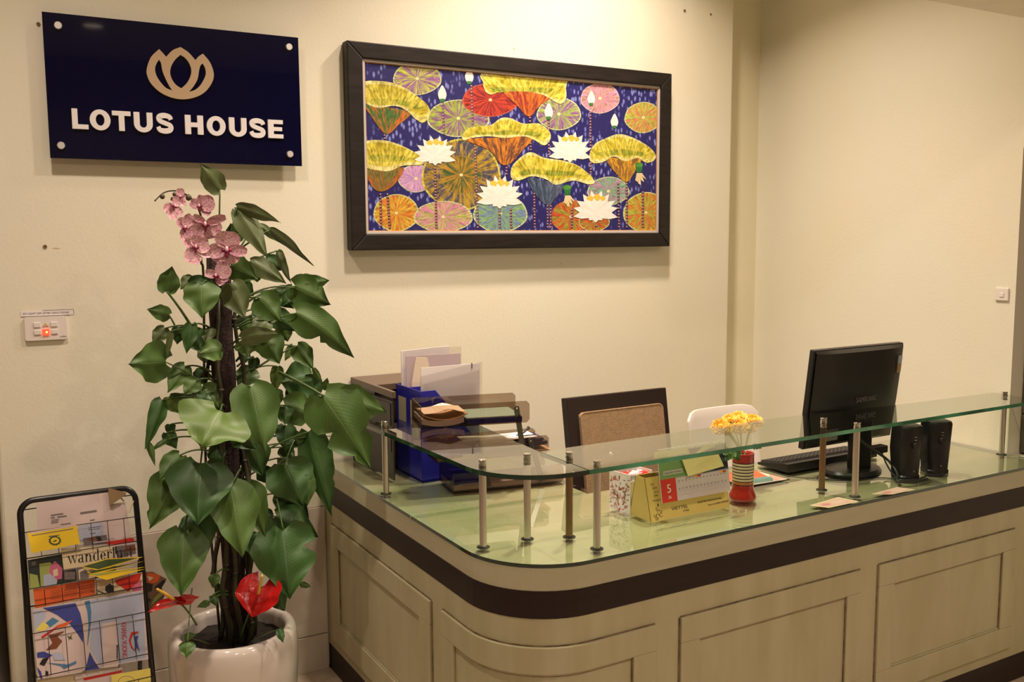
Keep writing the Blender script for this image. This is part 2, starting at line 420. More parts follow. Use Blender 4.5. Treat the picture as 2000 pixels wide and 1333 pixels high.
for a, b in zip(zs, zs[1:]): build('board', MB().box((XR+.07, -2.195, a+.003), (XR+.10, -1.22, b-.003)), 'slate', wn, bevel=.003)
# marble skirting and wainscot tiles by the plant
bb = struct(build('baseboard_back', MB().box((.26, -.004, 0), (1.085, 0, .137)), 'grout'))
for x0, x1 in ((.26, .40), (.403, .72), (.723, 1.085)): build('tile', MB().box((x0, -.012, 0), (x1, -.004, .136)), 'marble', bb, bevel=.0015)
tr = struct(build('trim_2', MB().box((.26, -.003, .138), (1.085, 0, .62)), 'grout'))
for x0, x1 in ((.26, .36), (.363, .69), (.693, 1.085)): build('tile', MB().box((x0, -.009, .139), (x1, -.003, .618)), 'marble', tr, bevel=.0015)
# ceiling downlights near the wall, then the added fill lights in the lobby
for i, (x, y, p) in enumerate(LAMPS):
    t = thing('ceiling_and_fill_light', ['round white downlight above the near end of the counter', 'round white downlight above the counter by the right wall', 'round white downlight above the plant and magazine rack', 'added round white fill light in front of the counter', 'added round white fill light at the left of the lobby', 'added round white fill light at the right of the lobby'][i], 'ceiling light', (x, y, CEIL), 'downlights in the ceiling')
    build('trim_ring', MB().lathe([(.078, -.012), (.098, -.010), (.102, -.001), (.078, -.001)], 32, (x, y, CEIL), cap=False), 'white_plastic', t)
    build('diffuser', MB().lathe([(.0, -.004), (.078, -.004)], 32, (x, y, CEIL), cap=False), 'diff', t)

# ------------------------------------------------------------------ reception counter
xL, yF, RC = 1.09, -1.369, .23
L1 = -yF-RC; LA = RC*PI/2; XE = 3.305
STOT = L1+LA+(XE-xL-RC)
def cp(s, off=0, z=0):
    if s <= L1: return V((xL-off, -s, z))
    if s <= L1+LA:
        a = PI+(s-L1)/RC; return V((xL+RC+(RC+off)*math.cos(a), yF+RC+(RC+off)*math.sin(a), z))
    return V((xL+RC+s-L1-LA, yF-off, z))
def ss(s0, s1):
    r = [s0]
    for i in range(13):
        k = L1+LA*i/12
        if s0+1e-4 < k < s1-1e-4: r.append(k)
    return r+[s1]
def sweep(mb, s0, s1, o0, o1, z0, z1, mi=0):
    q = ss(s0, s1); vs = []
    for s in q: vs += [cp(s, o0, z0), cp(s, o1, z0), cp(s, o1, z1), cp(s, o0, z1)]
    fs = []
    for i in range(len(q)-1):
        a = 4*i
        for k in range(4): l = (k+1) % 4; fs.append((a+k, a+4+k, a+4+l, a+l))
    fs.append((0, 1, 2, 3)); e = 4*(len(q)-1); fs.append((e+3, e+2, e+1, e))
    mb.add(vs, fs, mi)
    return mb
def sx(x): return L1+LA+(x-xL-RC)
ct = thing('reception_counter', 'pale green painted L-shaped reception counter with dark brown band and rounded corner', 'counter', (2.0, -.9, 0))
build('plinth', sweep(MB(), .0, STOT, -.03, -.001, 0, .0984), 'dark_wood', ct)
build('body_panel', sweep(MB(), .0, STOT, -.03, 0, .0984, .6435), 'pale_wood', ct)
build('dark_band', sweep(MB(), .0, STOT, -.03, .0012, .6435, .7156), 'dark_wood', ct)
build('fascia', sweep(MB(), .0, STOT, -.03, 0, .7156, .776), 'fascia', ct)
def moulding(s0, s1, n_in0, n_in1, dark):
    mb = MB(); z0, z1, y0, y1 = .137, .570, .218, .499
    sweep(mb, s0, s1, 0, .009, y1, z1); sweep(mb, s0, s1, 0, .009, z0, y0)
    sweep(mb, s0, s0+n_in0, 0, .009, y0, y1); sweep(mb, s1-n_in1, s1, 0, .009, y0, y1)
    sweep(mb, s0+n_in0, s1-n_in1, 0, .004, y0, y0+.006); sweep(mb, s0+n_in0, s1-n_in1, 0, .004, y1-.006, y1)
    fo = build('panel_frame', mb, 'pale_wood', ct, bevel=.0022)
    g = MB(); sweep(g, s0, s1, 0, .0012, z1, z1+.0038); sweep(g, s0+n_in0+.004, s1-n_in1, 0, .0012, y1-.0085, y1-.006)  # top ledge line is dirt; side and inner lines paint in the moulding's shade
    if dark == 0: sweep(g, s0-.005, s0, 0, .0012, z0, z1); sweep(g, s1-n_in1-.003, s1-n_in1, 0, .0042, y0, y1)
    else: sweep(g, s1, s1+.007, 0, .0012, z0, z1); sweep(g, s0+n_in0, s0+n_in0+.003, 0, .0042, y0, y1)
    build('grime_shade_line', g, 'grime_shade', fo)
    return fo
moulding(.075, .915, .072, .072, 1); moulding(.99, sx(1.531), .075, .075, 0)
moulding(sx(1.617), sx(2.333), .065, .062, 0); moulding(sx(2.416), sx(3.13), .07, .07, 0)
IN = 1.685; YI = -.83
wt = [(xL+.002, -.002)]+[(xL+.002, yF+RC)]+[(p.x, p.y) for p in [cp(L1+LA*i/12, -.002) for i in range(13)]]+[(XE, yF+.002), (XE, YI), (IN, YI), (IN, -.002)]
build('worktop', MB().prism([wt], ((0,0,0), X, Y, Z), .748, .7755), 'top_wood', ct)
mb = MB(); mb.box((IN-.02, -.80, 0), (IN, -.03, .752)); mb.box((IN, YI-.02, 0), (3.29, YI, .18)); mb.box((3.27, -1.33, 0), (3.29, -.86, .752))
build('inner_panel', mb, 'pale_wood', ct)
def glass_sheet(name, poly, z0, z1, label, dark, face, cat='glass sheet'):
    o = build(name, MB().prism([poly], ((0,0,0), X, Y, Z), z0, z1, 0, 1), [face, dark]); return tag(o, label, cat)
ov = .004    # the seam edge of the rear sheet stays clear so only a thin joint shows
g1 = [(xL-ov, -.004), (xL-ov, -.7872), (IN+.003, -.8316), (IN+.003, -.004)]
glass_sheet('worktop_glass', g1, .7763, .7866, 'clear glass sheet on the left arm of the counter under the letter trays', 'edge_dark', 'glass')
for p in COL.objects[-1].data.polygons:
    if p.normal.y < -.9: p.material_index = 0
g2 = [(xL-ov, -.789), (xL-ov, yF+RC)]+[(p.x, p.y) for p in [cp(L1+LA*i/14, ov) for i in range(15)]]+[(XE, yF-ov), (XE, YI-.004), (IN+.003, -.8335)]
glass_sheet('worktop_glass', g2, .7763, .7866, 'long clear glass sheet on the front worktop round the corner to the right wall', 'edge_dark', 'glass')
# raised glass shelf on posts
ZG = 1.007; GT = .012
POSTS = [(1.134, -1.1476), (1.268, -1.150), (1.374, -1.1938), (1.382, -1.312), (2.327, -1.215), (2.354, -1.322), (3.272, -1.217), (1.115, -.532)]
sh = thing('glass_shelf', 'raised green-edged glass shelf on steel posts above the counter', 'shelf', (2.0, -1.2, .7866))
p1 = [(1.071, -.452), (1.088, -.9), (1.093, -1.13)]+arc(1.293, -1.132, .2, 180, 268, 10)+[(1.339, -1.3335), (1.341, -1.10), (1.392, -.452)]
p2 = [(1.343, -1.3335), (3.30, -1.338), (3.30, -1.155), (2.8, -1.135), (2.23, -1.085), (1.343, -1.092)]
build('shelf_pane', MB().prism([p1], ((0,0,0), X, Y, Z), ZG-GT, ZG, 0, 1), ['shelf_glass', 'edge_dark'], sh)
build('shelf_pane', MB().prism([p2], ((0,0,0), X, Y, Z), ZG-GT, ZG, 0, 1), ['shelf_glass', 'edge'], sh)
for i, (x, y) in enumerate(POSTS):
    po = build('post', MB().lathe([(.0098, 0), (.0098, ZG-GT-.7866)], 20, (x, y, .7866)), 'brass' if i in (2, 4) else 'steel', sh, smooth=True, auto=40)
    build('cap', MB().lathe([(.0105, 0), (.0105, .006), (.0088, .007), (.0088, .009), (.0105, .010), (.0105, .0145), (.0095, .0155), (0, .0155)], 20, (x, y, ZG)), 'chrome', po, smooth=True, auto=40)
    build('collar', MB().lathe([(.0105, 0), (.0175, 0), (.0175, .0018), (.0105, .003)], 20, (x, y, .7867), cap=False), 'rubber', po)

# ------------------------------------------------------------------ sign
SY = -.030
sg = thing('wall_sign', 'dark blue acrylic sign with gold lotus emblem and white lettering on cream wall', 'sign', (.638, SY, 1.845))
TL, TR_, BR, BL = [aty(u, v, SY-.006) for u, v in ((85.5, 22.9), (584.2, 73.9), (586.1, 325.8), (93.5, 309))]
build('sign_panel', MB().box((.2445, SY-.006, 1.8452), (1.0314, SY, 2.2788)), 'navy', sg, bevel=.0012)
for u, v in ((113, 50), (564, 92), (119, 284.5), (566, 301.5)):
    p = aty(u, v, SY-.008); T = Matrix.Translation((p.x, SY-.006, p.z)) @ Matrix.Rotation(PI/2, 4, 'X')
    so = build('standoff', MB().lathe([(.0115, 0), (.0115, .007), (.0100, .009), (0, .009)], 24, T=T), 'bright_steel', sg, smooth=True, auto=40)
    T2 = Matrix.Translation((p.x, 0, p.z)) @ Matrix.Rotation(PI/2, 4, 'X')
    build('spacer', MB().lathe([(.008, 0), (.008, -SY)], 16, T=T2), 'steel', so)
BS = ((0, SY-.006, 0), X, Z, -Y)
def zsign(x, y, d=SY-.010): p = aty(x*.32258, y*.32258, d); return (p.x, p.z)
def smooth2(pts, corners=(), n=5):
    """closed outline, splined between the listed corner indices"""
    if not corners:
        c = [V((p[0], p[1], 0)) for p in pts]; k = len(c); out = []
        for i in range(k):
            a, b, d, e = c[i-1], c[i], c[(i+1) % k], c[(i+2) % k]
            for j in range(n):
                t = j/n; q = .5*((2*b)+(d-a)*t+(2*a-5*b+4*d-e)*t*t+(3*b-a-3*d+e)*t**3); out.append((q.x, q.y))
        return out
    out = []; cs = list(corners)
    for a, b in zip(cs, cs[1:]+[cs[0]+len(pts)]):
        seg = [V((*pts[i % len(pts)], 0)) for i in range(a, b+1)]
        out += [(q.x, q.y) for q in (spline(seg, n) if len(seg) > 2 else seg)][:-1]
    return out
outer = [(962,298),(985,322),(1005,345),(1045,305),(1092,286),(1140,318),(1182,365),(1205,340),(1228,326),(1270,378),(1293,445),(1283,500),(1240,558),(1180,590),(1110,602),(1040,592),(970,560),(915,508),(890,455),(890,410),(915,345)]
h0 = [(1092,333),(1060,362),(1037,400),(1029,440),(1040,480),(1065,515),(1097,536),(1130,505),(1152,465),(1158,425),(1145,385),(1120,352)]
h1 = [(962,362),(945,390),(938,420),(945,455),(965,490),(1000,530),(1042,550),(1015,505),(990,450),(980,415),(975,385)]
h2 = [(1225,385),(1240,410),(1246,445),(1235,480),(1210,520),(1180,545),(1143,557),(1170,525),(1195,480),(1204,430),(1212,400)]
loops = [smooth2([zsign(*p) for p in outer], (0, 2, 4, 6, 8)), smooth2([zsign(*p) for p in h0], (0, 6)), smooth2([zsign(*p) for p in h1], (0, 6)), smooth2([zsign(*p) for p in h2], (0, 6))]
build('emblem', MB().prism(loops, BS, 0, .007), 'gold', sg)
# block letters
def el(cx, cy, rx, ry, a0, a1, n=14): return [(cx+rx*math.cos(math.radians(a0+(a1-a0)*i/n)), cy+ry*math.sin(math.radians(a0+(a1-a0)*i/n))) for i in range(n+1)]
def stroke(pts, w0):
    P = [V((p[0], p[1], 0)) for p in pts]; l = []; r = []
    for i, p in enumerate(P):
        t = (P[min(i+1, len(P)-1)]-P[max(i-1, 0)]).normalized(); nn = V((-t.y, t.x, 0)); w = w0[i] if isinstance(w0, list) else w0
        l.append((p.x+nn.x*w/2, p.y+nn.y*w/2)); r.append((p.x-nn.x*w/2, p.y-nn.y*w/2))
    return l+r[::-1]
def glyph(c):
    w = .27
    if c == 'L': return .82, [[(0,0),(.82,0),(.82,.23),(.29,.23),(.29,1),(0,1)]]
    if c == 'T': return .95, [[(.33,0),(.62,0),(.62,.77),(.95,.77),(.95,1),(0,1),(0,.77),(.33,.77)]]
    if c == 'H': return .92, [[(0,0),(.29,0),(.29,.38),(.63,.38),(.63,0),(.92,0),(.92,1),(.63,1),(.63,.62),(.29,.62),(.29,1),(0,1)]]
    if c == 'E': return .80, [[(0,0),(.80,0),(.80,.22),(.29,.22),(.29,.40),(.74,.40),(.74,.61),(.29,.61),(.29,.78),(.79,.78),(.79,1),(0,1)]]
    if c == 'O': return 1.06, [el(.53,.5,.53,.52,0,360,32)[:-1], el(.53,.5,.225,.29,0,360,28)[:-1]]
    if c == 'U': return .94, [[(0,1),(.29,1)]+[(.29,.40)]+el(.47,.40,.18,.18,180,360)+[(.65,1),(.94,1),(.94,.40)]+el(.47,.40,.47,.42,0,-180)]
    if c == 'S':
        path = spline([(.80,.70,0),(.72,.84,0),(.45,.90,0),(.20,.84,0),(.155,.71,0),(.24,.60,0),(.47,.51,0),(.71,.42,0),(.785,.29,0),(.70,.15,0),(.45,.10,0),(.19,.15,0),(.10,.31,0)], 4)
        n = len(path); st = stroke(path, [.23+.05*math.sin(PI*2*i/n)**2 for i in range(n)]); k = len(st)
        return .93, [[st[i], st[i+1], st[k-2-i], st[k-1-i]] for i in range(n-1)]
spans = [('L',432,537,660,785),('O',540,672,664,793),('T',677,795,672,797),('U',808,927,683,803),('S',943,1053,687,808),('H',1118,1233,699,816),('O',1250,1368,704,826),('U',1385,1495,714,830),('S',1508,1610,721,838),('E',1622,1716,729,843)]
for c, a, b, t, bt in spans:
    xa, z1 = zsign(a, t, SY-.012); xb, z0 = zsign(b, bt, SY-.012); w, lp = glyph(c)
    z1 = 1.9972; z0 = 1.9360
    lp = [[(xa+(xb-xa)*p[0]/w, z0+(z1-z0)*p[1]) for p in l] for l in lp]
    mb = MB()
    if c == 'S':
        for l in lp: mb.prism([l], BS, 0, .008)
    else: mb.prism(lp, BS, 0, .008)
    build('letter', mb, 'white', sg)

# ------------------------------------------------------------------ framed lotus pond painting
PX0, PX1, PZ0, PZ1 = 1.200, 2.6558, 1.552, 2.2847
cx0, cx1, cz0, cz1 = 1.2712, 2.587, 1.6228, 2.2159
fr = thing('framed_painting', 'wide lotus pond painting in a dark brown frame on cream wall', 'painting', ((PX0+PX1)/2, -.0, PZ0))
li = .013; ix0, ix1, iz0, iz1 = cx0-li, cx1+li, cz0-li, cz1+li
def rail(a, b, c, d, y0, y1, name, m, bev=.003): # a,b outer ends; c,d inner ends (x,z)
    mb = MB().prism([[a, b, c, d]], ((0,0,0), X, Z, -Y), y0, y1); return build(name, mb, m, fr, bevel=bev)
O4 = [(PX0,PZ0),(PX1,PZ0),(PX1,PZ1),(PX0,PZ1)]; I4 = [(ix0,iz0),(ix1,iz0),(ix1,iz1),(ix0,iz1)]
C4 = [(cx0-.003,cz0-.003),(cx1+.003,cz0-.003),(cx1+.003,cz1+.003),(cx0-.003,cz1+.003)]; D4 = [(cx0,cz0),(cx1,cz0),(cx1,cz1),(cx0,cz1)]
for i in range(4):
    j = (i+1) % 4
    rail(O4[i], O4[j], I4[j], I4[i], .002, .050, 'frame_rail', 'frame', .004)
    rail(I4[i], I4[j], C4[j], C4[i], .002, .041, 'liner_strip', 'liner', .0015)
    rail(C4[i], C4[j], D4[j], D4[i], .002, .037, 'gilt_fillet', 'fillet', .0008)
# the picture itself: flat print on the canvas
def canvas_mat():
    m = mat('painted_canvas', (.02, .025, .16), .45); N, L = nt(m); b = N['Principled BSDF']
    ca = N.new('ShaderNodeAttribute'); ca.attribute_name = 'ca'; cb = N.new('ShaderNodeAttribute'); cb.attribute_name = 'cb'; cf = N.new('ShaderNodeAttribute'); cf.attribute_name = 'cf'
    uv = N.new('ShaderNodeUVMap'); mp = N.new('ShaderNodeMapping'); mp.inputs['Scale'].default_value = (1, 1, 1); L.new(uv.outputs[0], mp.inputs[0])
    sub = N.new('ShaderNodeVectorMath'); sub.operation = 'SUBTRACT'; L.new(mp.outputs[0], sub.inputs[0]); L.new(cf.outputs['Vector'], sub.inputs[1])
    sp = N.new('ShaderNodeSeparateXYZ'); L.new(sub.outputs[0], sp.inputs[0])
    at = N.new('ShaderNodeMath'); at.operation = 'ARCTAN2'; L.new(sp.outputs[1], at.inputs[0]); L.new(sp.outputs[0], at.inputs[1])
    ln = N.new('ShaderNodeVectorMath'); ln.operation = 'LENGTH'; L.new(sub.outputs[0], ln.inputs[0])
    cb2 = N.new('ShaderNodeCombineXYZ')
    k = N.new('ShaderNodeMath'); k.operation = 'MULTIPLY'; k.inputs[1].default_value = 7; L.new(at.outputs[0], k.inputs[0]); L.new(k.outputs[0], cb2.inputs[0])
    k2 = N.new('ShaderNodeMath'); k2.operation = 'MULTIPLY'; k2.inputs[1].default_value = 9; L.new(ln.outputs['Value'], k2.inputs[0]); L.new(k2.outputs[0], cb2.inputs[1])
    sq = N.new('ShaderNodeSeparateXYZ'); L.new(cf.outputs['Vector'], sq.inputs[0]); L.new(sq.outputs[0], cb2.inputs[2])
    no = N.new('ShaderNodeTexNoise'); no.inputs['Scale'].default_value = 1.0; no.inputs['Detail'].default_value = 5; no.inputs['Roughness'].default_value = .7; L.new(cb2.outputs[0], no.inputs['Vector'])
    rp = N.new('ShaderNodeValToRGB'); rp.color_ramp.elements[0].position = .44; rp.color_ramp.elements[1].position = .56; L.new(no.outputs[0], rp.inputs[0])
    mx = N.new('ShaderNodeMix'); mx.data_type = 'RGBA'; L.new(rp.outputs[0], mx.inputs[0]); L.new(ca.outputs['Color'], mx.inputs[6]); L.new(cb.outputs['Color'], mx.inputs[7])
    c3 = N.new('ShaderNodeCombineXYZ'); k3 = N.new('ShaderNodeMath'); k3.operation = 'MULTIPLY'; k3.inputs[1].default_value = 21; L.new(at.outputs[0], k3.inputs[0]); L.new(k3.outputs[0], c3.inputs[0])
    k4 = N.new('ShaderNodeMath'); k4.operation = 'MULTIPLY'; k4.inputs[1].default_value = 26; L.new(ln.outputs['Value'], k4.inputs[0]); L.new(k4.outputs[0], c3.inputs[1]); L.new(sq.outputs[0], c3.inputs[2])
    n3 = N.new('ShaderNodeTexNoise'); n3.inputs['Scale'].default_value = 1.0; n3.inputs['Detail'].default_value = 3; L.new(c3.outputs[0], n3.inputs['Vector'])
    r3 = N.new('ShaderNodeValToRGB'); e = r3.color_ramp.elements; e[0].position = .36; e[0].color = (.48, .48, .42, 1); e[1].position = .52; e[1].color = (1, 1, 1, 1)
    e2 = r3.color_ramp.elements.new(.72); e2.color = (1.35, 1.35, 1.3, 1); L.new(n3.outputs[0], r3.inputs[0])
    pl_ = N.new('ShaderNodeMath'); pl_.operation = 'GREATER_THAN'; pl_.inputs[1].default_value = .72; sv = N.new('ShaderNodeSeparateColor'); L.new(ca.outputs['Color'], sv.inputs[0]); L.new(sv.outputs[2], pl_.inputs[0])
    m3_ = N.new('ShaderNodeMix'); m3_.data_type = 'RGBA'; m3_.blend_type = 'MULTIPLY'; L.new(mx.outputs[2], m3_.inputs[6]); L.new(r3.outputs[0], m3_.inputs[7])
    inv = N.new('ShaderNodeMath'); inv.operation = 'SUBTRACT'; inv.inputs[0].default_value = .85; L.new(pl_.outputs[0], inv.inputs[1]); inv.use_clamp = True; L.new(inv.outputs[0], m3_.inputs[0])
    L.new(m3_.outputs[2], b.inputs['Base Color']); return m
M['canvas'] = canvas_mat()
def water_mat():
    m = mat('painted_water', (.02, .025, .16), .45); N, L = nt(m); b = N['Principled BSDF']
    tc = N.new('ShaderNodeTexCoord'); mp = N.new('ShaderNodeMapping'); mp.inputs['Scale'].default_value = (70, 70, 34); L.new(tc.outputs['Object'], mp.inputs[0])
    vo = N.new('ShaderNodeTexVoronoi'); vo.inputs['Scale'].default_value = 1; L.new(mp.outputs[0], vo.inputs['Vector'])
    rp = N.new('ShaderNodeValToRGB'); e = rp.color_ramp.elements; e[0].position = .22; e[0].color = (.20, .22, .55, 1); e[1].position = .42; e[1].color = (.014, .012, .12, 1); L.new(vo.outputs['Distance'], rp.inputs[0])
    no = N.new('ShaderNodeTexNoise'); no.inputs['Scale'].default_value = 9; L.new(tc.outputs['Object'], no.inputs['Vector'])
    r2 = N.new('ShaderNodeValToRGB'); r2.color_ramp.elements[0].position = .34; r2.color_ramp.elements[1].position = .50; L.new(no.outputs[0], r2.inputs[0])
    mx = N.new('ShaderNodeMix'); mx.data_type = 'RGBA'; L.new(r2.outputs[0], mx.inputs[0]); mx.inputs[6].default_value = (.014, .012, .11, 1); L.new(rp.outputs[0], mx.inputs[7])
    L.new(mx.outputs[2], b.inputs['Base Color']); return m
M['water'] = water_mat()
build('canvas', MB().box((cx0, -.034, cz0), (cx1, -.004, cz1)), 'water', fr)
Hs = np.array([(162,186),(1825,335),(1832,1148),(168,1148)], float); Hd = [(0,1),(1,1),(1,0),(0,0)]
A = []; bvec = []
for (x, y), (p, q) in zip(Hs, Hd):
    A.append([x,y,1,0,0,0,-p*x,-p*y]); bvec.append(p); A.append([0,0,0,x,y,1,-q*x,-q*y]); bvec.append(q)
hh = np.linalg.solve(np.array(A), np.array(bvec, float))
def pc(x, y):
    d = hh[6]*x+hh[7]*y+1; return ((hh[0]*x+hh[1]*y+hh[2])/d, (hh[3]*x+hh[4]*y+hh[5])/d)
def clip(P):
    for ax, lim, sgn in ((0,0,1),(0,1,-1),(1,0,1),(1,1,-1)):
        out = []
        for i in range(len(P)):
            a, b = P[i-1], P[i]; ia = sgn*(a[ax]-lim) >= 0; ib = sgn*(b[ax]-lim) >= 0
            if ia != ib:
                t = (lim-a[ax])/(b[ax]-a[ax]); out.append((a[0]+(b[0]-a[0])*t, a[1]+(b[1]-a[1])*t))
            if ib: out.append(b)
        P = out
        if not P: return P
    return P
AS = (cx1-cx0)/(cz1-cz0)
class Paint:
    def __init__(s): s.v=[]; s.f=[]; s.ca=[]; s.cb=[]; s.cf=[]; s.k=0
    def shape(s, pts, a, b, focus=None):
        P = clip([pc(*p) for p in pts])
        if len(P) < 3: return
        s.k += 1; y = -.03415-.0000025*s.k
        if focus is None: focus = (np.mean([p[0] for p in pts]), np.mean([p[1] for p in pts]))
        fx = pc(*focus); fx = (fx[0]*AS, fx[1], 0)
        o = len(s.v); s.v += [(cx0+(cx1-cx0)*p[0], y, cz0+(cz1-cz0)*p[1]) for p in P]
        for t in tessellate_polygon([[V((*p, 0)) for p in P]]):
            a3 = sum(P[t[i-1]][0]*P[t[i]][1]-P[t[i]][0]*P[t[i-1]][1] for i in range(3)); t = tuple(t) if a3 > 0 else tuple(t)[::-1]
            s.f.append(tuple(o+i for i in t)); s.ca.append(a); s.cb.append(b); s.cf.append(fx)
    def pad(s, cx, cy, rx, ry, a, b, rim=(.55,.62,.30)):
        for k, (ca, cb) in ((1.0, (rim, rim)), (.95, (a, b))):
            s.shape([(cx+k*rx*math.cos(t)*(1+.02*math.sin(5*t)), cy+k*ry*math.sin(t)*(1+.02*math.sin(4*t+1))) for t in [2*PI*i/36 for i in range(36)]], ca, cb, (cx, cy))
        s.shape([(cx+10*math.cos(t), cy+9*math.sin(t)) for t in [2*PI*i/10 for i in range(10)]], (.75,.68,.35), (.75,.68,.35))
    def hat(s, funnel, brim, fa, fb):
        cxm = np.mean([p[0] for p in funnel]); by = max(p[1] for p in funnel)
        s.shape(smooth2(funnel), fa, fb, (cxm, by+60))
        b2 = smooth2(brim); s.shape(b2, (.66,.57,.16), (.74,.68,.30), (cxm, by))
        mx, my = np.mean([p[0] for p in b2]), np.mean([p[1] for p in b2])
        s.shape([(mx+(p[0]-mx)*.965, my-7+(p[1]-my)*.78) for p in b2], (.46,.38,.02), (.68,.58,.08), (cxm, by))
        s.shape([(mx+(p[0]-mx)*.80, my+8+(p[1]-my)*.24) for p in b2], (.20,.26,.02), (.52,.46,.05), (cxm, by))
    def lotus(s, cx, cy, r):
        w = (.86,.80,.74); w2 = (.78,.70,.62)
        def petal(a, l, wd, c0=w, c1=w2):
            dx, dy = math.sin(a), -math.cos(a); bx, by = cx, cy+.30*r
            pts = [(0,-.25),(.35,-.5),(.65,-.42),(1,0),(.65,.42),(.35,.5),(0,.25)]
            s.shape([(bx+dx*l*p[0]-dy*wd*p[1]*1.05, by+dy*l*p[0]+dx*wd*p[1]*1.05) for p in pts], c0, c1, (bx, by))
        for a in (-35, 35, -12, 14): petal(math.radians(a), 1.12*r, .42*r)
        for q in [(-.3,-.42),(.05,-.5),(.32,-.4),(-.1,-.35),(.18,-.34)]:
            s.shape([(cx+q[0]*r+.16*r*math.cos(t), cy+q[1]*r+.13*r*math.sin(t)) for t in [2*PI*i/7 for i in range(7)]], (.75,.45,.03), (.85,.62,.12))
        for a in (-78, 78, -58, 58, -100, 102): petal(math.radians(a), 1.12*r, .40*r)
        for a in (-36, 38, -8, 20): petal(math.radians(a), .72*r, .46*r)
        for a in (-140, 140, 180): petal(math.radians(a), .5*r, .40*r)
    def bud(s, x, y, k=1):
        s.shape(smooth2([(x-24*k,y),(x-16*k,y-26*k),(x,y-52*k),(x+18*k,y-24*k),(x+24*k,y+6*k),(x+12*k,y+32*k),(x-12*k,y+32*k)]), (.86,.80,.76), (.74,.66,.60))
        s.shape([(x-14*k,y+24*k),(x+14*k,y+24*k),(x+10*k,y+42*k),(x-10*k,y+42*k)], (.05,.25,.06), (.02,.12,.04))
    def stem(s, x0, y0, x1, y1):
        n = int(abs(y1-y0)/17)
        for i in range(n):
            t = i/n; x = x0+(x1-x0)*t; y = y0+(y1-y0)*t
            s.shape([(x-6,y),(x+7,y+1),(x+7,y+14),(x-6,y+13)], (.05,.015,.04), (.10,.02,.05))
            s.shape([(x-5,y+2),(x+4,y+2),(x+4,y+8),(x-5,y+8)], (.62,.36,.42), (.50,.25,.25))
pt = Paint()
yg, pu, ol, gr = (.46,.50,.06), (.27,.10,.30), (.30,.36,.05), (.20,.36,.08)
pt.pad(458,275,137,92,yg,pu); pt.pad(690,500,178,105,(.33,.42,.05),(.24,.10,.24)); pt.pad(873,395,160,95,(.55,.05,.02),(.22,.015,.02),(.5,.1,.05))
pt.pad(1265,475,127,92,(.34,.44,.10),pu); pt.pad(1500,385,112,86,(.66,.27,.42),(.50,.30,.22),(.7,.45,.45)); pt.pad(1750,495,108,88,(.42,.50,.07),(.60,.20,.10))
pt.pad(445,845,102,80,(.45,.24,.55),(.60,.36,.50)); pt.pad(705,825,228,206,(.40,.26,.03),(.06,.06,.10),(.55,.48,.08)); pt.pad(705,825,120,110,(.42,.22,.02),(.05,.10,.03),(.3,.2,.04))
pt.pad(330,1045,132,108,(.62,.46,.05),(.60,.14,.02)); pt.pad(930,1050,157,112,(.22,.40,.14),(.16,.24,.40)); pt.pad(600,1068,170,92,(.58,.22,.34),(.42,.42,.12))
pt.pad(1340,1068,118,97,(.55,.06,.02),(.30,.30,.04),(.5,.1,.05)); pt.pad(1475,1095,90,62,(.55,.05,.02),(.25,.30,.04)); pt.pad(1555,920,122,83,(.16,.40,.22),(.42,.22,.36)); pt.pad(1775,1045,132,118,(.40,.44,.05),(.60,.16,.03))
for q in [(600,400,608,600),(765,310,772,540),(785,650,800,1140),(1205,500,1210,720),(1445,460,1452,820),(1125,910,1130,1140),(1203,1000,1205,1140),(1222,1000,1222,1140),(925,1010,925,1140),(990,1020,992,1140),(555,780,560,1140),(1345,1020,1345,1140),(1485,1090,1487,1140),(1610,870,1620,1140),(1660,870,1665,1140),(1755,920,1757,1140),(240,930,240,1130),(280,930,292,1140),(965,760,965,830),(1098,470,1100,530),(1103,620,1105,690),(268,590,268,625)]: pt.stem(*q)
og = (.60,.20,.015)
pt.hat([(165,425),(300,440),(420,470),(345,540),(300,585),(260,580),(200,500)], [(150,300),(250,290),(350,310),(450,370),(515,430),(527,480),(490,525),(440,500),(400,460),(330,430),(230,440),(150,400)], (.50,.14,.02), (.05,.14,.03))
pt.hat([(950,350),(1080,345),(1215,375),(1150,430),(1110,482),(1075,482),(1020,420)], [(832,300),(850,240),(1270,255),(1302,330),(1303,390),(1272,418),(1215,390),(1170,365),(1110,352),(1040,335),(950,338),(880,365),(842,345)], (.62,.16,.02), (.30,.03,.015))
pt.hat([(735,622),(920,610),(1112,603),(1050,690),(1000,750),(960,768),(925,755),(860,680)], [(713,595),(760,552),(870,540),(930,500),(990,500),(1060,530),(1150,530),(1210,575),(1215,620),(1180,655),(1120,622),(1060,603),(960,612),(860,603),(770,612),(718,625)], og, (.13,.05,.03))
pt.hat([(160,770),(280,785),(375,785),(330,870),(255,920),(190,890)], [(150,640),(260,626),(350,650),(440,695),(490,730),(480,765),(370,772),(300,800),(240,800),(150,768)], (.40,.12,.02), (.14,.14,.03))
pt.hat([(1085,845),(1190,860),(1295,885),(1250,960),(1210,1002),(1150,962)], [(988,820),(1000,770),(1060,712),(1110,695),(1180,725),(1300,745),(1390,780),(1472,860),(1440,880),(1350,858),(1250,882),(1190,850),(1110,833),(1040,857),(1000,850)], (.10,.12,.22), (.03,.06,.10))
pt.hat([(1535,728),(1640,735),(1742,728),(1705,810),(1660,866),(1610,832)], [(1440,720),(1470,650),(1540,612),(1610,590),(1690,610),(1780,660),(1824,710),(1815,742),(1770,755),(1720,728),(1650,746),(1580,720),(1520,752),(1460,755)], (.58,.30,.02), (.22,.10,.03))
for q in ((752,265),(598,365),(1205,465),(1448,390,.9),(1583,520,.9)): pt.bud(*q)
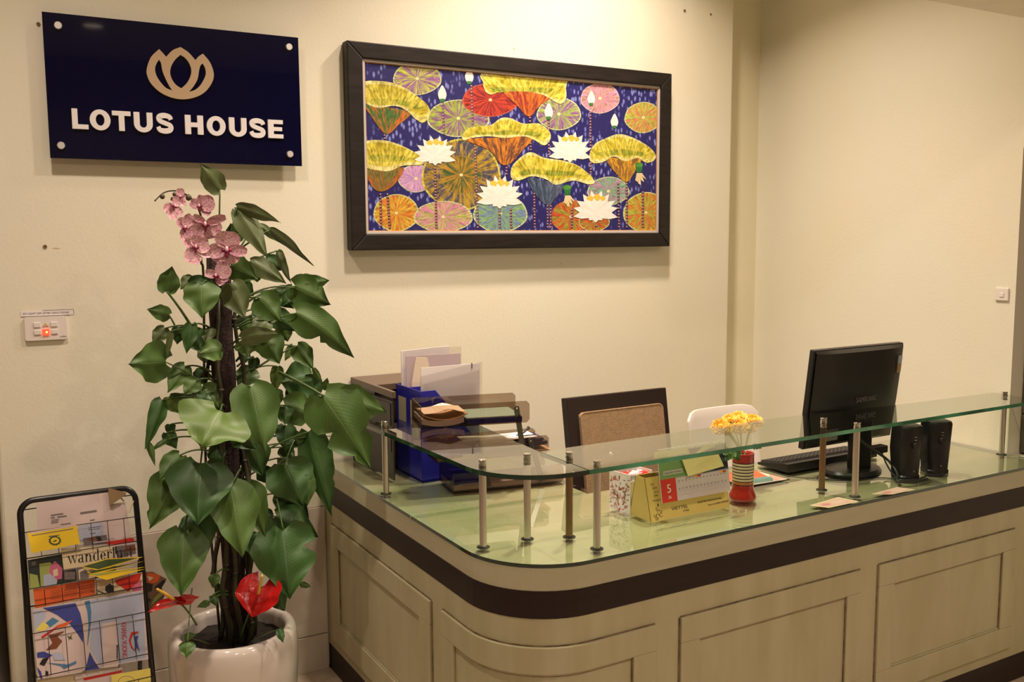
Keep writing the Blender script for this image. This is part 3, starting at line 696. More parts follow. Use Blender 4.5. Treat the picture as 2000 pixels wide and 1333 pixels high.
for x, y in ((1728,775),(1315,905)):
    pt.shape([(x-24,y-12),(x,y-20),(x+24,y-10),(x+16,y+38),(x-12,y+38)], (.02,.22,.05), (.02,.10,.03))
    pt.shape([(x+24*math.cos(t),y-8+14*math.sin(t)) for t in [2*PI*i/12 for i in range(12)]], (.12,.40,.05), (.03,.12,.03))
    for d in (-18, 0, 18, 32): pt.shape([(x-6+d*.3,y+40),(x+10+d*.3,y+40),(x+14+d,y+110-abs(d)),(x-2+d,y+100-abs(d))], (.70,.48,.10), (.80,.72,.60))
for x, y, r in ((555,685,108),(1330,665,112),(925,925,122),(1482,1010,118)): pt.lotus(x, y, r)
me = bpy.data.meshes.new('painted_scene'); O = org(fr)
me.from_pydata([tuple(V(p)-O) for p in pt.v], [], pt.f); me.materials.append(M['canvas'])
uvl = me.uv_layers.new(name='UVMap')
for l in me.loops:
    x, y, z = pt.v[l.vertex_index]; uvl.data[l.index].uv = ((x-cx0)/(cz1-cz0), (z-cz0)/(cz1-cz0))
for nm, arr in (('ca', pt.ca), ('cb', pt.cb), ('cf', pt.cf)):
    a = me.attributes.new(nm, 'FLOAT_VECTOR', 'FACE')
    a.data.foreach_set('vector', np.array(arr, 'f').ravel())
o = bpy.data.objects.new('painted_scene', me); COL.objects.link(o); o.parent = fr
# ------------------------------------------------------------------ potted climbing plant
PX, PY = .655, -.385
VIEW = lambda p: (CAM-p).normalized()
pl = thing('potted_plant', 'tall climbing plant with big green leaves on a coir pole in a white pot', 'plant', (PX, PY, 0))
prof = [(.105, 0), (.150, .004), (.172, .05), (.188, .15), (.195, .26), (.196, .34), (.193, .375), (.185, .392), (.172, .397), (.160, .392), (.155, .375), (.155, .33)]
build('pot', MB().lathe(prof, 56, (PX, PY, 0), cap=False), 'pot', pl, smooth=True)
random.seed(3)
soil = MB(); n = 30
vs = [(PX, PY, .352)]; fs = []
for k in range(1, 6):
    for i in range(n):
        a = 2*PI*i/n; r = .155*k/5; vs.append((PX+r*math.cos(a), PY+r*math.sin(a), .345+random.uniform(-.008, .008)))
fs = [(0, 1+i, 1+(i+1) % n) for i in range(n)]
for k in range(4):
    for i in range(n): a = 1+k*n+i; b = 1+k*n+(i+1) % n; fs.append((a, a+n, b+n, b))
so = MB(); so.add(vs, fs); build('soil', so, 'soil', pl, smooth=True)
pole = MB(); q = []
base = V((PX+.012, PY, .345)); topp = aty(425, 497, PY)
pts = [base.lerp(topp, i/14) for i in range(15)]
pole.tube(pts, [.034+.002*math.sin(i*2.1) for i in range(15)], 14); build('moss_pole', pole, 'coir', pl, smooth=True)
def onpole(z, da=0, r=.045):
    t = (z-base.z)/(topp.z-base.z); c = base.lerp(topp, t); return c+V((math.cos(da)*r, math.sin(da)*r, 0))
for a0, tw, top in ((-.7, .5, 1.50), (-1.6, -.6, 1.30), (-2.4, .4, 1.42), (.1, -.5, 1.15), (2.6, .3, 1.25), (-1.1, .9, .95), (1.2, .4, 1.48)):
    p = [onpole(.34+(top-.34)*i/16, a0+tw*i/16+.12*math.sin(i*1.7), .050+.012*math.sin(i*1.3+a0)) for i in range(17)]
    st = build('vine_stem', MB().tube(p, [.0085-.0002*i for i in range(17)], 8), 'stem', pl, smooth=True)
    for i in range(2, 16, 2): build('stem_node', MB().ball(p[i], (.0105, .0105, .006), 8, 6), 'stem', st, smooth=True)
def leafmesh(P0, P1, w, bulge, fold, roll, lobe=.16, cuts=(), ripple=.03, seed=0, nT=18, nS=10, notch=()):
    P0, P1 = V(P0), V(P1); ax = (P1-P0); Lg = ax.length; mid = (P0+P1)/2; vd = VIEW(mid)
    t0 = ax.normalized(); side = t0.cross(vd).normalized(); nor = side.cross(t0).normalized()
    if nor.dot(vd) < 0: nor = -nor; side = -side
    q = Quaternion(t0, math.radians(roll)); side = q @ side; nor = q @ nor
    up = nor if bulge >= 0 else nor
    mb = MB(); rnd = random.Random(seed); ph = rnd.uniform(0, 6)
    Pc = mid + (nor*.6+V((0,0,.8)).normalized()*.4)*bulge*Lg
    def m_(t): return P0*(1-t)**2+Pc*2*t*(1-t)+P1*t*t
    for i in range(nT+1):
        t = i/nT
        wt = ((t+.012)**.46*max(0, 1-t)**(.88+.25*t))/.405
        for j in range(nS+1):
            s = -1+2*j/nS; k = 1+.05*math.sin(11*t+ph*2+(1.5 if s > 0 else 0))+.03*math.sin(23*t+ph)
            for (tc, sd, dep) in cuts:
                if s*sd > 0: k *= 1-dep*math.exp(-((t-tc)/.045)**2)*min(1, abs(s)*1.3)
            back = lobe*Lg*abs(s)**1.4*(1-t)**3
            c = m_(t)
            tg = (m_(min(1, t+.02))-m_(max(0, t-.02))).normalized()
            h = fold*abs(s)*w*.5*wt + ripple*w*(math.sin(7*t+ph+2*s)+.7*math.sin(15*t+ph*3-3*s))*abs(s) + .10*w*math.sin(PI*abs(s))*.5
            p = c + side*(s*w*.5*wt*k) - tg*back - nor*h*(1 if fold >= 0 else 1)
            idx = len(mb.v); mb.v.append(tuple(p)); mb.uv[idx] = (s, t)
    for i in range(nT):
        for j in range(nS):
            a = i*(nS+1)+j; mb.f.append((a, a+nS+1, a+nS+2, a+1)); mb.mi.append(0)
    return mb
LC = [0]
def leaf(b, t, w, yb=0, yt=None, bulge=.12, fold=.25, roll=0, m='leaf', pet=40, lobe=.11, cuts=(), name='leaf', at=None, petr=.0026, ripple=.045, parent=None):
    """b,t: where base and tip are seen; yb,yt: how far in front of (-) or behind (+) the pole"""
    yt = yb-.02 if yt is None else yt
    P0 = aty(b[0], b[1], PY+yb); P1 = aty(t[0], t[1], PY+yt); LC[0] += 1
    o = build(name, leafmesh(P0, P1, w*mpp((P0+P1)/2), bulge, fold, roll, lobe, cuts, ripple, LC[0]), m, parent or pl, smooth=True)
    if pet is not None:
        if at is None:
            z = P0.z-pet*.0016; a = onpole(min(z, 1.5), math.atan2(P0.y-PY, P0.x-PX), .04)
        else: a = aty(at[0], at[1], PY+at[2])
        c = (P0+a)/2+V((0, 0, (P0-a).length*.22))
        if at is not None: c = (P0+a)/2+V((0, 0, .008))
        build('petiole', MB().tube(bez(a, c, P0, 10), [petr*1.3-petr*.4*i/10 for i in range(11)], 6), 'petiole', o, smooth=True)
    return o
# crown
leaf((429.5,371), (390,320), 44, 0, 0, .06, .15, 0, 'leaf_dull', at=(427,520,0))
leaf((462,405), (549,436), 30, -.02, -.05, .25, .3, 30, 'leaf_dull', at=(440,520,0), lobe=.05)
leaf((466,410), (523,506), 46, -.02, -.06, .12, .35, -15, 'leaf_dull', at=(443,520,0), lobe=.08)
leaf((527,449), (613,520), 24, .0, -.02, .22, .5, 40, 'leaf_dull', at=(452,500,0), lobe=.03)
leaf((505,440), (562,482), 18, .06, .05, .1, .3, 0, 'leaf_dull', pet=60, lobe=.03)
leaf((541,490), (570,556), 24, .03, .0, .42, .5, 40, 'leaf_dull', at=(455,530,0), lobe=.03)
leaf((489,511), (560,555), 40, -.03, -.05, .12, .2, -10, 'leaf_dull', pet=30, lobe=.05)
leaf((520,508), (556,528), 34, .06, .05, .1, .2, 0, 'leaf_dark', pet=30)
leaf((452,520), (502,546), 52, -.06, -.09, .1, .15, 15, 'leaf', pet=12)
leaf((462,470), (450,436), 40, .05, .05, .05, .1, 0, 'leaf_dark', pet=30)
leaf((465,470), (485,450), 12, .02, .02, .05, .1, 0, 'leaf', pet=20)
leaf((500,535), (503,552), 22, .04, .04, .05, .1, 0, 'leaf', pet=25)
leaf((470,560), (496,578), 36, .03, .03, .05, .1, 0, 'leaf_dark', pet=20)
leaf((576,562), (646,596), 66, -.05, -.10, .10, .18, 10, 'leaf', pet=45, cuts=((.55,-1,.65),), lobe=.2)
leaf((582,560), (644,548), 40, -.05, -.08, .08, .15, 0, 'leaf', pet=45, lobe=.1)
leaf((572,562), (548,600), 30, .05, .04, .1, .2, 0, 'leaf_dark', pet=30)
leaf((540,568), (575,604), 40, .06, .05, .1, .2, 0, 'leaf_dark', pet=30)
leaf((578,612), (692,700), 66, -.08, -.14, .33, .28, 8, 'leaf', at=(500,640,-.02), cuts=((.5,1,.55),(.62,1,.3)), lobe=.12)
leaf((448,556), (478,622), 60, -.11, -.15, .12, .25, 20, 'leaf_dull', pet=16)
leaf((506,582), (548,628), 60, -.11, -.15, .14, .2, 10, 'leaf', pet=20)
leaf((530,612), (578,648), 44, .02, .0, .12, .2, 0, 'leaf_dark', pet=20)
leaf((552,640), (562,668), 36, .05, .05, .06, .1, 0, 'leaf_pale', pet=30)
leaf((474,662), (548,652), 38, -.07, -.09, .14, .2, 15, 'leaf_dull', pet=12)
leaf((478,668), (484,698), 40, -.06, -.07, .08, .15, 0, 'leaf', pet=12)
leaf((520,662), (546,712), 56, -.07, -.09, .14, .2, 0, 'leaf', pet=20)
leaf((580,676), (612,722), 40, -.03, -.06, .14, .2, 0, 'leaf', at=(500,720,-.02))
leaf((572,676), (556,706), 18, .02, .02, .05, .1, 0, 'leaf_pale', pet=20)
# left side
leaf((326,570), (336,520), 42, -.02, -.03, .08, .12, 0, 'leaf', at=(372,635,-.01), petr=.0034)
leaf((330,616), (287,604), 32, -.02, -.03, .06, .12, 0, 'leaf', at=(350,655,0))
leaf((394,556), (394,622), 70, -.13, -.15, .14, .18, 0, 'leaf', pet=4)
leaf((372,556), (434,562), 38, -.09, -.10, .12, .2, 0, 'leaf_dark', pet=8)
leaf((376,544), (352,566), 30, -.06, -.06, .1, .2, 0, 'leaf_dull', pet=8)
leaf((322,642), (297,674), 30, -.02, -.02, .12, .2, 0, 'leaf_dull', pet=12)
leaf((333,648), (326,700), 14, -.04, -.04, .05, .3, 20, 'leaf_dull', pet=12, lobe=.03)
leaf((350,640), (346,674), 28, .0, .0, .06, .1, 0, 'leaf_dark', pet=12)
leaf((374,634), (364,692), 30, -.04, -.05, .1, .2, 0, 'leaf_dark', pet=10)
leaf((376,650), (396,690), 46, -.03, -.04, .1, .2, 0, 'leaf_dark', pet=10)
leaf((432,682), (386,692), 44, -.10, -.13, .12, .1, 0, 'leaf', pet=10)
leaf((324,708), (252,712), 82, -.04, -.08, .08, .10, -8, 'leaf', at=(395,748,-.02), lobe=.22, petr=.0022)
leaf((362,716), (327,768), 40, -.02, -.04, .1, .15, 0, 'leaf', pet=15)
leaf((384,744), (358,772), 34, -.06, -.07, .1, .1, 0, 'leaf', pet=8)
leaf((402,770), (388,790), 30, -.07, -.08, .1, .1, 0, 'leaf_dark', pet=8)
leaf((394,760), (430,800), 52, -.04, -.06, .12, .2, 0, 'leaf', pet=8)
leaf((330,776), (350,808), 40, -.02, -.02, .12, .2, 0, 'leaf_pale', pet=15)
leaf((362,772), (366,812), 40, .03, .03, .05, .2, 0, 'leaf_dark', pet=15)
leaf((318,782), (284,878), 38, -.03, -.06, .18, .35, -30, 'leaf_dark', pet=20, lobe=.06)
leaf((290,866), (303,911), 14, -.05, -.06, .1, .3, 20, 'leaf', pet=None, lobe=.03)
leaf((326,860), (293,883), 11, -.03, -.04, .15, .2, 0, 'leaf', pet=20, lobe=.03)
leaf((326,846), (345,878), 28, -.02, -.03, .1, .2, 0, 'leaf_dark', pet=20)
leaf((332,830), (334,852), 20, .0, .0, .1, .2, 0, 'leaf_dark', pet=20)
leaf((431,802), (392,874), 142, -.14, -.22, .10, .14, 6, 'leaf_pale', pet=6, lobe=.22)
leaf((490,756), (520,893), 92, -.11, -.17, .14, .18, 0, 'leaf', pet=16, cuts=((.86,1,.8),(.84,-1,.6),(.93,1,.9)), lobe=.10)
leaf((470,840), (500,880), 60, -.05, -.06, .1, .2, 0, 'leaf_dark', pet=14)
# right side, middle
leaf((610,742), (548,748), 92, .03, .03, .05, .12, 0, 'leaf_dark', pet=None, lobe=.05)
leaf((588,742), (610,800), 74, .04, .04, .08, .15, 0, 'leaf_dark', at=(495,760,0))
leaf((556,792), (628,822), 66, .0, -.02, .10, .2, 0, 'leaf', pet=30, cuts=((.7,1,.4),))
leaf((542,716), (538,768), 26, .0, .0, .06, .15, 0, 'leaf_pale', pet=15, lobe=.04)
leaf((536,765), (545,795), 30, .01, .01, .06, .15, 0, 'leaf', pet=15)
leaf((612,720), (630,752), 12, -.02, -.02, .05, .2, 0, 'leaf_pale', pet=None, lobe=.03)
leaf((632,762), (640,738), 16, -.14, -.15, .05, .1, 0, 'leaf', pet=None, lobe=.03)
leaf((632,774), (724,916), 116, -.17, -.24, .10, .12, 4, 'leaf', at=(545,728,-.05), petr=.004, cuts=((.46,1,.6),(.78,1,.5),(.62,-1,.3)), lobe=.10)
leaf((654,782), (757,806), 72, -.17, -.22, .08, .15, 10, 'leaf', pet=None, lobe=.02)
leaf((656,853), (690,882), 46, -.10, -.12, .08, .1, 0, 'leaf_dark', at=(575,858,-.03), petr=.0016)
leaf((566,852), (592,876), 32, -.01, -.01, .08, .1, 0, 'leaf', pet=20)
leaf((566,868), (562,894), 18, -.03, -.03, .08, .1, 0, 'leaf_dark', pet=20)
leaf((602,844), (648,1010), 68, -.06, -.12, .13, .22, 15, 'leaf_dark', at=(520,880,-.02), lobe=.06, cuts=((.6,-1,.25),))
leaf((556,908), (592,990), 96, -.08, -.12, .13, .18, 0, 'leaf_dark', at=(575,860,-.05), petr=.002)
leaf((603,930), (600,990), 30, -.10, -.12, .08, .2, 0, 'leaf', pet=None, lobe=.05)
leaf((486,868), (514,930), 66, -.02, -.03, .12, .2, 0, 'leaf_dark', pet=14)
leaf((498,700), (490,730), 22, .0, .0, .05, .1, 0, 'leaf_dark', pet=14)
# lower ring of big leaves
leaf((392,905), (386,1028), 122, -.14, -.22, .14, .18, 0, 'leaf_dark', at=(398,862,-.10), lobe=.12)
leaf((352,890), (309,942), 46, -.08, -.11, .12, .15, 0, 'leaf', pet=14)
leaf((346,928), (292,1034), 78, -.07, -.11, .12, .2, -15, 'leaf', pet=20, cuts=((.7,1,.3),))
leaf((452,952), (474,1090), 92, -.16, -.23, .14, .18, 0, 'leaf', at=(470,915,-.10), lobe=.12)
leaf((484,950), (518,1050), 56, -.11, -.15, .12, .2, 15, 'leaf', at=(468,950,-.10))
leaf((359,1040), (354,1166), 92, -.15, -.21, .14, .16, 0, 'leaf', at=(372,985,-.10), lobe=.12)
leaf((392,1010), (402,1090), 52, -.08, -.10, .12, .2, 0, 'leaf_dark', pet=16)
leaf((380,1015), (345,1048), 34, -.08, -.10, .12, .2, 0, 'leaf_dark', pet=16)
leaf((553,1036), (566,1172), 124, -.14, -.20, .15, .18, 0, 'leaf_dark', at=(540,975,-.08), cuts=((.35,-1,.5),), lobe=.14)
leaf((540,1010), (622,1050), 66, -.05, -.08, .12, .2, 0, 'leaf_dark', pet=20)
leaf((500,1040), (492,1090), 56, -.06, -.08, .12, .2, 0, 'leaf_dark', pet=16)
leaf((548,965), (604,1012), 56, -.02, -.04, .12, .2, 0, 'leaf_dark', pet=16)
leaf((588,1142), (608,1147), 12, -.10, -.11, .05, .1, 0, 'leaf', pet=20)
leaf((530,1150), (556,1195), 48, -.10, -.12, .1, .2, 0, 'leaf_dark', pet=20)
leaf((420,1124), (416,1150), 22, -.10, -.11, .1, .2, 0, 'leaf', pet=10)
leaf((408,1178), (384,1187), 14, -.10, -.11, .1, .2, 0, 'leaf', pet=10)
leaf((414,1165), (424,1186), 16, -.08, -.09, .1, .2, 0, 'leaf_dark', pet=10)
leaf((366,1256), (364,1287), 30, -.24, -.26, .1, .15, 0, 'leaf', at=(375,1150,-.06), petr=.0016)
leaf((545,1230), (553,1257), 16, -.23, -.25, .1, .2, 0, 'leaf_dark', at=(490,1255,-.15), petr=.0014)
leaf((360,1246), (385,1240), 14, -.14, -.15, .1, .2, 0, 'leaf', at=(410,1260,-.12), petr=.0014)
random.seed(21)
for i in range(22):      # small inner leaves close to the pole
    u = random.uniform(395, 565); v = random.uniform(590, 1000)
    if 415 < u < 470 and v < 800: u += random.choice((-50, 60))
    w_ = random.uniform(22, 44); a = random.uniform(-.9, .9); y_ = random.uniform(-.06, .06)
    leaf((u, v), (u+w_*math.sin(a), v+w_*1.2*math.cos(a)), w_, y_, y_-.02, .14, .2, random.uniform(-25, 25), random.choice(('leaf_dark', 'leaf_dark', 'leaf', 'leaf_dull')), pet=18)
# red anthurium flowers standing in the pot
def spathe(name, b, t, w, y0, y1, roll, stem_at, spx, label):
    P0 = aty(b[0], b[1], PY+y0); P1 = aty(t[0], t[1], PY+y1)
    r = thing(name, label, 'flower', tuple(aty(stem_at[0], stem_at[1], PY+stem_at[2])), 'red flowers in the white pot')
    build('spathe', leafmesh(P0, P1, w*mpp(P0), .08, -.18, roll, .62 if w > 60 else .30, (), .02, 5, 16, 12), 'spathe', r, smooth=True)
    q = [aty(u, v, PY+yy) for u, v, yy in spx]; s2 = spline(q, 4)
    build('spadix', MB().tube(s2, [.0055-.0025*i/len(s2) for i in range(len(s2))], 10), 'spadix', r, smooth=True)
    a = aty(stem_at[0], stem_at[1], PY+stem_at[2])
    build('flower_stem', MB().tube(bez(a, (a+P0)/2+V((0, 0, .02)), P0+V((0,.004,0)), 10), .0028, 8), 'petiole', r, smooth=True)
spathe('anthurium_flower', (346,1176), (289,1196), 30, -.18, -.20, 50, (384,1222,-.13), ((340,1172,-.19),(322,1160,-.195),(306,1151,-.20)), 'red anthurium flower leaning left out of the white pot, seen edge-on')
leaf((350,1176), (390,1166), 26, -.18, -.20, .1, .1, 40, 'spathe', None, name='spathe_lobe', parent=[o for o in COL.objects if o.name.startswith('anthurium_flower')][-1])
spathe('anthurium_flower', (508,1152), (493,1207), 84, -.16, -.19, 8, (470,1245,-.10), ((505,1160,-.175),(508,1142,-.19),(512,1124,-.20)), 'large red heart-shaped anthurium flower facing front in the white pot')
# orchid spray
oc = thing('orchid_spray', 'spray of speckled pink orchid blooms above the green climbing plant', 'flower', tuple(onpole(.36, 2.4, .06)))
OY = PY-.05
sp = spline([onpole(.36, 2.4, .06), onpole(.9, 2.6, .07), aty(398, 560, OY+.02), aty(393, 510, OY), aty(395, 440, OY), aty(386, 404, OY), aty(372, 386, OY), aty(352, 375, OY), aty(334, 373, OY), aty(318, 378, OY), aty(303, 392, OY)], 6)
build('spray_stem', MB().tube(sp, [.0042-.0026*i/len(sp) for i in range(len(sp))], 8), 'stem', oc, smooth=True)
for u, v, r in ((317,384,5), (341,380,4.2), (368,386,6), (303,392,1.8), (337,389,4)):
    c = aty(u, v, OY); k = mpp(c); build('bud', MB().ball(c, (r*k, r*k, r*k*1.1), 10, 8), 'bud', oc, smooth=True)
def petal(c, d, nrm, ln, wd, cup, seed):
    """round petal growing from c along d"""
    d = d.normalized(); nrm = (nrm-d*nrm.dot(d)).normalized(); s = d.cross(nrm); mb = MB(); n = 8
    for i in range(n+1):
        t = i/n; w = wd*math.sqrt(max(0, 1-(2*t-1.08)**2/1.18))
        for j in range(7):
            a = -1+j/3; p = c+d*ln*t+s*a*w*.5+nrm*(cup*ln*(t*t*.5+.25*a*a-.2*t)+.02*ln*math.sin(5*a+seed)); mb.v.append(tuple(p))
    for i in range(n):
        for j in range(6): q = i*7+j; mb.f.append((q, q+7, q+8, q+1)); mb.mi.append(0)
    return mb
def orchid(u, v, dy, r, tilt, yaw, pit, spec):
    c = aty(u, v, OY+dy); k = mpp(c); vd = VIEW(c)
    sd = V((0,0,1)).cross(vd).normalized(); upv = vd.cross(sd)
    f = (vd*math.cos(math.radians(yaw))+sd*math.sin(math.radians(yaw))); f = (f+upv*math.tan(math.radians(pit))).normalized()
    sd = upv.cross(f).normalized(); upv = f.cross(sd); R = Quaternion(f, math.radians(tilt)); sd = R @ sd; upv = R @ upv
    fo = build('orchid_flower', MB().ball(c+f*.3*r*k, (2.2*k*r/24, 2.2*k*r/24, 4*k*r/24), 8, 6), 'column', oc, smooth=True)
    for a, ln, wd, cup, nm in spec:
        a = math.radians(a); d = upv*math.cos(a)+sd*math.sin(a)
        build(nm, petal(c-f*(.0015 if nm == 'sepal' else 0), d, f, ln*r*k, wd*r*k, cup, a), 'orchid', fo, smooth=True)
    lp = MB(); lc = c+f*.22*r*k-upv*.12*r*k
    lp.ball(lc, (.16*r*k, .16*r*k, .2*r*k), 8, 6); lp.ball(lc+sd*.17*r*k+upv*.05*r*k, .11*r*k, 8, 6); lp.ball(lc-sd*.17*r*k+upv*.05*r*k, .11*r*k, 8, 6); lp.ball(lc-upv*.22*r*k+f*.06*r*k, (.09*r*k, .09*r*k, .16*r*k), 8, 6)
    build('lip', lp, 'lip', fo, smooth=True)
full = ((90, 1.1, 1.25, .3, 'petal'), (-90, 1.1, 1.25, .3, 'petal'), (0, 1.1, .75, .25, 'sepal'), (130, 1.1, .75, .25, 'sepal'), (-130, 1.1, .75, .25, 'sepal'))
orchid(338,402,-.02,21,-20,35,0, ((170,1.25,1.25,.3,'petal'),(20,1.1,1.0,.3,'petal'),(110,1.2,.7,.2,'sepal'),(230,1.1,1.0,.25,'sepal')))
orchid(352,384,-.01,13,0,10,0, ((0,1.2,1.3,.3,'petal'),(160,1.5,.9,.3,'petal'),(90,.8,.7,.3,'sepal')))
orchid(392,402,-.02,23,10,-25,0, ((85,1.35,1.45,.35,'petal'),(-60,.9,.9,.4,'petal'),(140,1.1,.8,.3,'sepal'),(20,.9,.8,.3,'sepal')))
orchid(358,444,-.03,22,0,30,0, ((165,1.4,1.35,.3,'petal'),(35,1.3,1.1,.4,'petal'),(-30,.9,.9,.4,'sepal'),(100,1.0,.7,.3,'sepal')))
orchid(402,436,-.04,30,0,-8,-10, ((-150,1.2,1.25,.4,'petal'),(120,1.05,1.05,.35,'petal'),(-85,.85,.65,.3,'sepal'),(72,1.35,.62,.3,'sepal'),(170,1.05,1.1,.35,'sepal'),(-55,.9,.5,.4,'sepal')))
orchid(381,482,-.05,25,0,12,0, ((-165,1.35,1.4,.3,'petal'),(80,1.05,1.25,.4,'petal'),(120,1.35,.9,.3,'sepal'),(-60,.9,.8,.4,'sepal'),(10,.9,.9,.4,'sepal')))
orchid(444,486,-.06,36,0,-6,-5, ((5,.95,1.35,.35,'petal'),(-100,1.05,.85,.35,'petal'),(100,1.05,.65,.35,'petal'),(170,.85,1.15,.3,'sepal'),(-140,.95,.9,.3,'sepal')))
orchid(424,538,-.06,24,0,-20,0, ((55,1.3,1.45,.3,'petal'),(-75,.95,.75,.4,'petal'),(150,.9,.8,.3,'sepal'),(100,1.0,1.0,.3,'sepal')))
# ------------------------------------------------------------------ magazine rack
RO = V((.095, -.475, 0)); RT = V((0, .27, .835)).normalized(); RN = V((0, -.835, .27)).normalized(); RW = .318; RH = .875
def rp(s, t, d=0): return RO+X*s+RT*t+RN*d
def z6(x, y): return (x*.3249, 900+y*.3249)
def rk(px, d=0):
    """seen point (crop coordinates) -> (s,t) on the rack plane moved forward by d"""
    u, v = z6(*px); p = atp(u, v, RO+RN*d, RN)-RO; return (p.x, p.dot(RT))
ra = thing('magazine_rack', 'black wire magazine rack leaning by the cream wall beside the plant', 'rack', tuple(rp(RW/2, 0)))
r = .04
fp = [rp(0, .01), rp(0, RH-r)]+[rp(r-r*math.cos(a), RH-r+r*math.sin(a)) for a in [PI/2*i/8 for i in range(1, 8)]]+[rp(r, RH), rp(RW-r, RH)]+[rp(RW-r+r*math.sin(a), RH-r+r*math.cos(a)) for a in [PI/2*i/8 for i in range(1, 8)]]+[rp(RW, RH-r), rp(RW, .01)]
build('tube_frame', MB().tube(fp, .0088, 12), 'black_metal', ra, smooth=True)
for s in (0, RW): build('rear_leg', MB().tube([rp(s, .70, -.004), V((RO.x+s, -.06, .012))], .007, 10), 'black_metal', ra, smooth=True)
tiers = [(1041, 1092), (1151, 1186), (1238, 1325), (1372, 1430), (1480, 1530)]
D = .045
def tv(v, d, u0):  # height on the rack where image row v is met at left side
    return (atp(u0, v, RO+RN*d, RN)-RO).dot(RT)
TT = [(tv(a, D, u), tv(b, D, u)) for (a, b), u in zip(tiers, (49, 60, 68, 74, 80))]
for i, (a, b) in enumerate(TT):
    w = MB(); q = .0014
    w.tube([rp(0, a), rp(.003, a, D), rp(RW-.003, a, D), rp(RW, a)], q, 6); w.tube([rp(0, b), rp(.003, b, D), rp(RW-.003, b, D), rp(RW, b)], q, 6)
    for k in range(1, 7): w.tube([rp(RW*k/7, a, D), rp(RW*k/7, b, D), rp(RW*k/7, b, 0)], .0011, 6)
    w.tube([rp(0, b), rp(RW, b)], q, 6)
    build('wire_pocket', w, 'black_metal', ra, smooth=True)
build('back_wire', MB().tube([rp(0, rk((135,298))[1]), rp(RW, rk((780,210))[1])], .0017, 6), 'black_metal', ra, smooth=True)
COLS = dict(w=sr(205,185,180), y=sr(232,196,30), o=sr(214,92,34), r=sr(196,38,24), k=sr(28,24,22), g=sr(60,80,36), n=sr(56,64,138), lb=sr(170,176,196), tb=sr(70,120,160), br=sr(120,66,40), gy=sr(110,100,100), pk=sr(196,96,130), lg=sr(150,160,80), dg=sr(30,42,34), cr=sr(214,196,160), ye=sr(226,208,100))
def sheet(name, quad, d, th, label, body, prints=(), group='leaflets and magazines in the wire rack', texts=(), bend=0, cat='leaflet'):
    q = [rk(p, d) for p in quad]
    cx = sum(p[0] for p in q)/4; t0 = min(p[1] for p in q)
    o = thing(name, label, cat, tuple(rp(cx, t0, d)), group)
    B = (RO, X, RT, RN)
    mb = MB().prism([q], B, d-th, d, col=COLS[body]); build('cover', mb, 'print', o)
    if prints:
        pm = MB()
        for i, (pts, c) in enumerate(prints): pm.flat([rk(p, d) for p in pts], B, d+.0003+.00012*i, COLS[c])
        build('print', pm, 'print', o)
    for (s, p0, p1, size, m, rotd) in texts:
        a = V((*rk(p0, d), 0)); b = V((*rk(p1, d), 0)); e = (b-a); ux = (X*e.x+RT*e.y).normalized(); uy = RN.cross(ux)
        text('lettering', s, (rp(a.x, a.y, d+.0009), ux, uy, RN), size, m, o, .00015, fit=e.length, align='LEFT')
    return o
def COL_LAST(): return [o for o in COL.objects if o.name.startswith('magazine') and o.type == 'EMPTY'][-1]
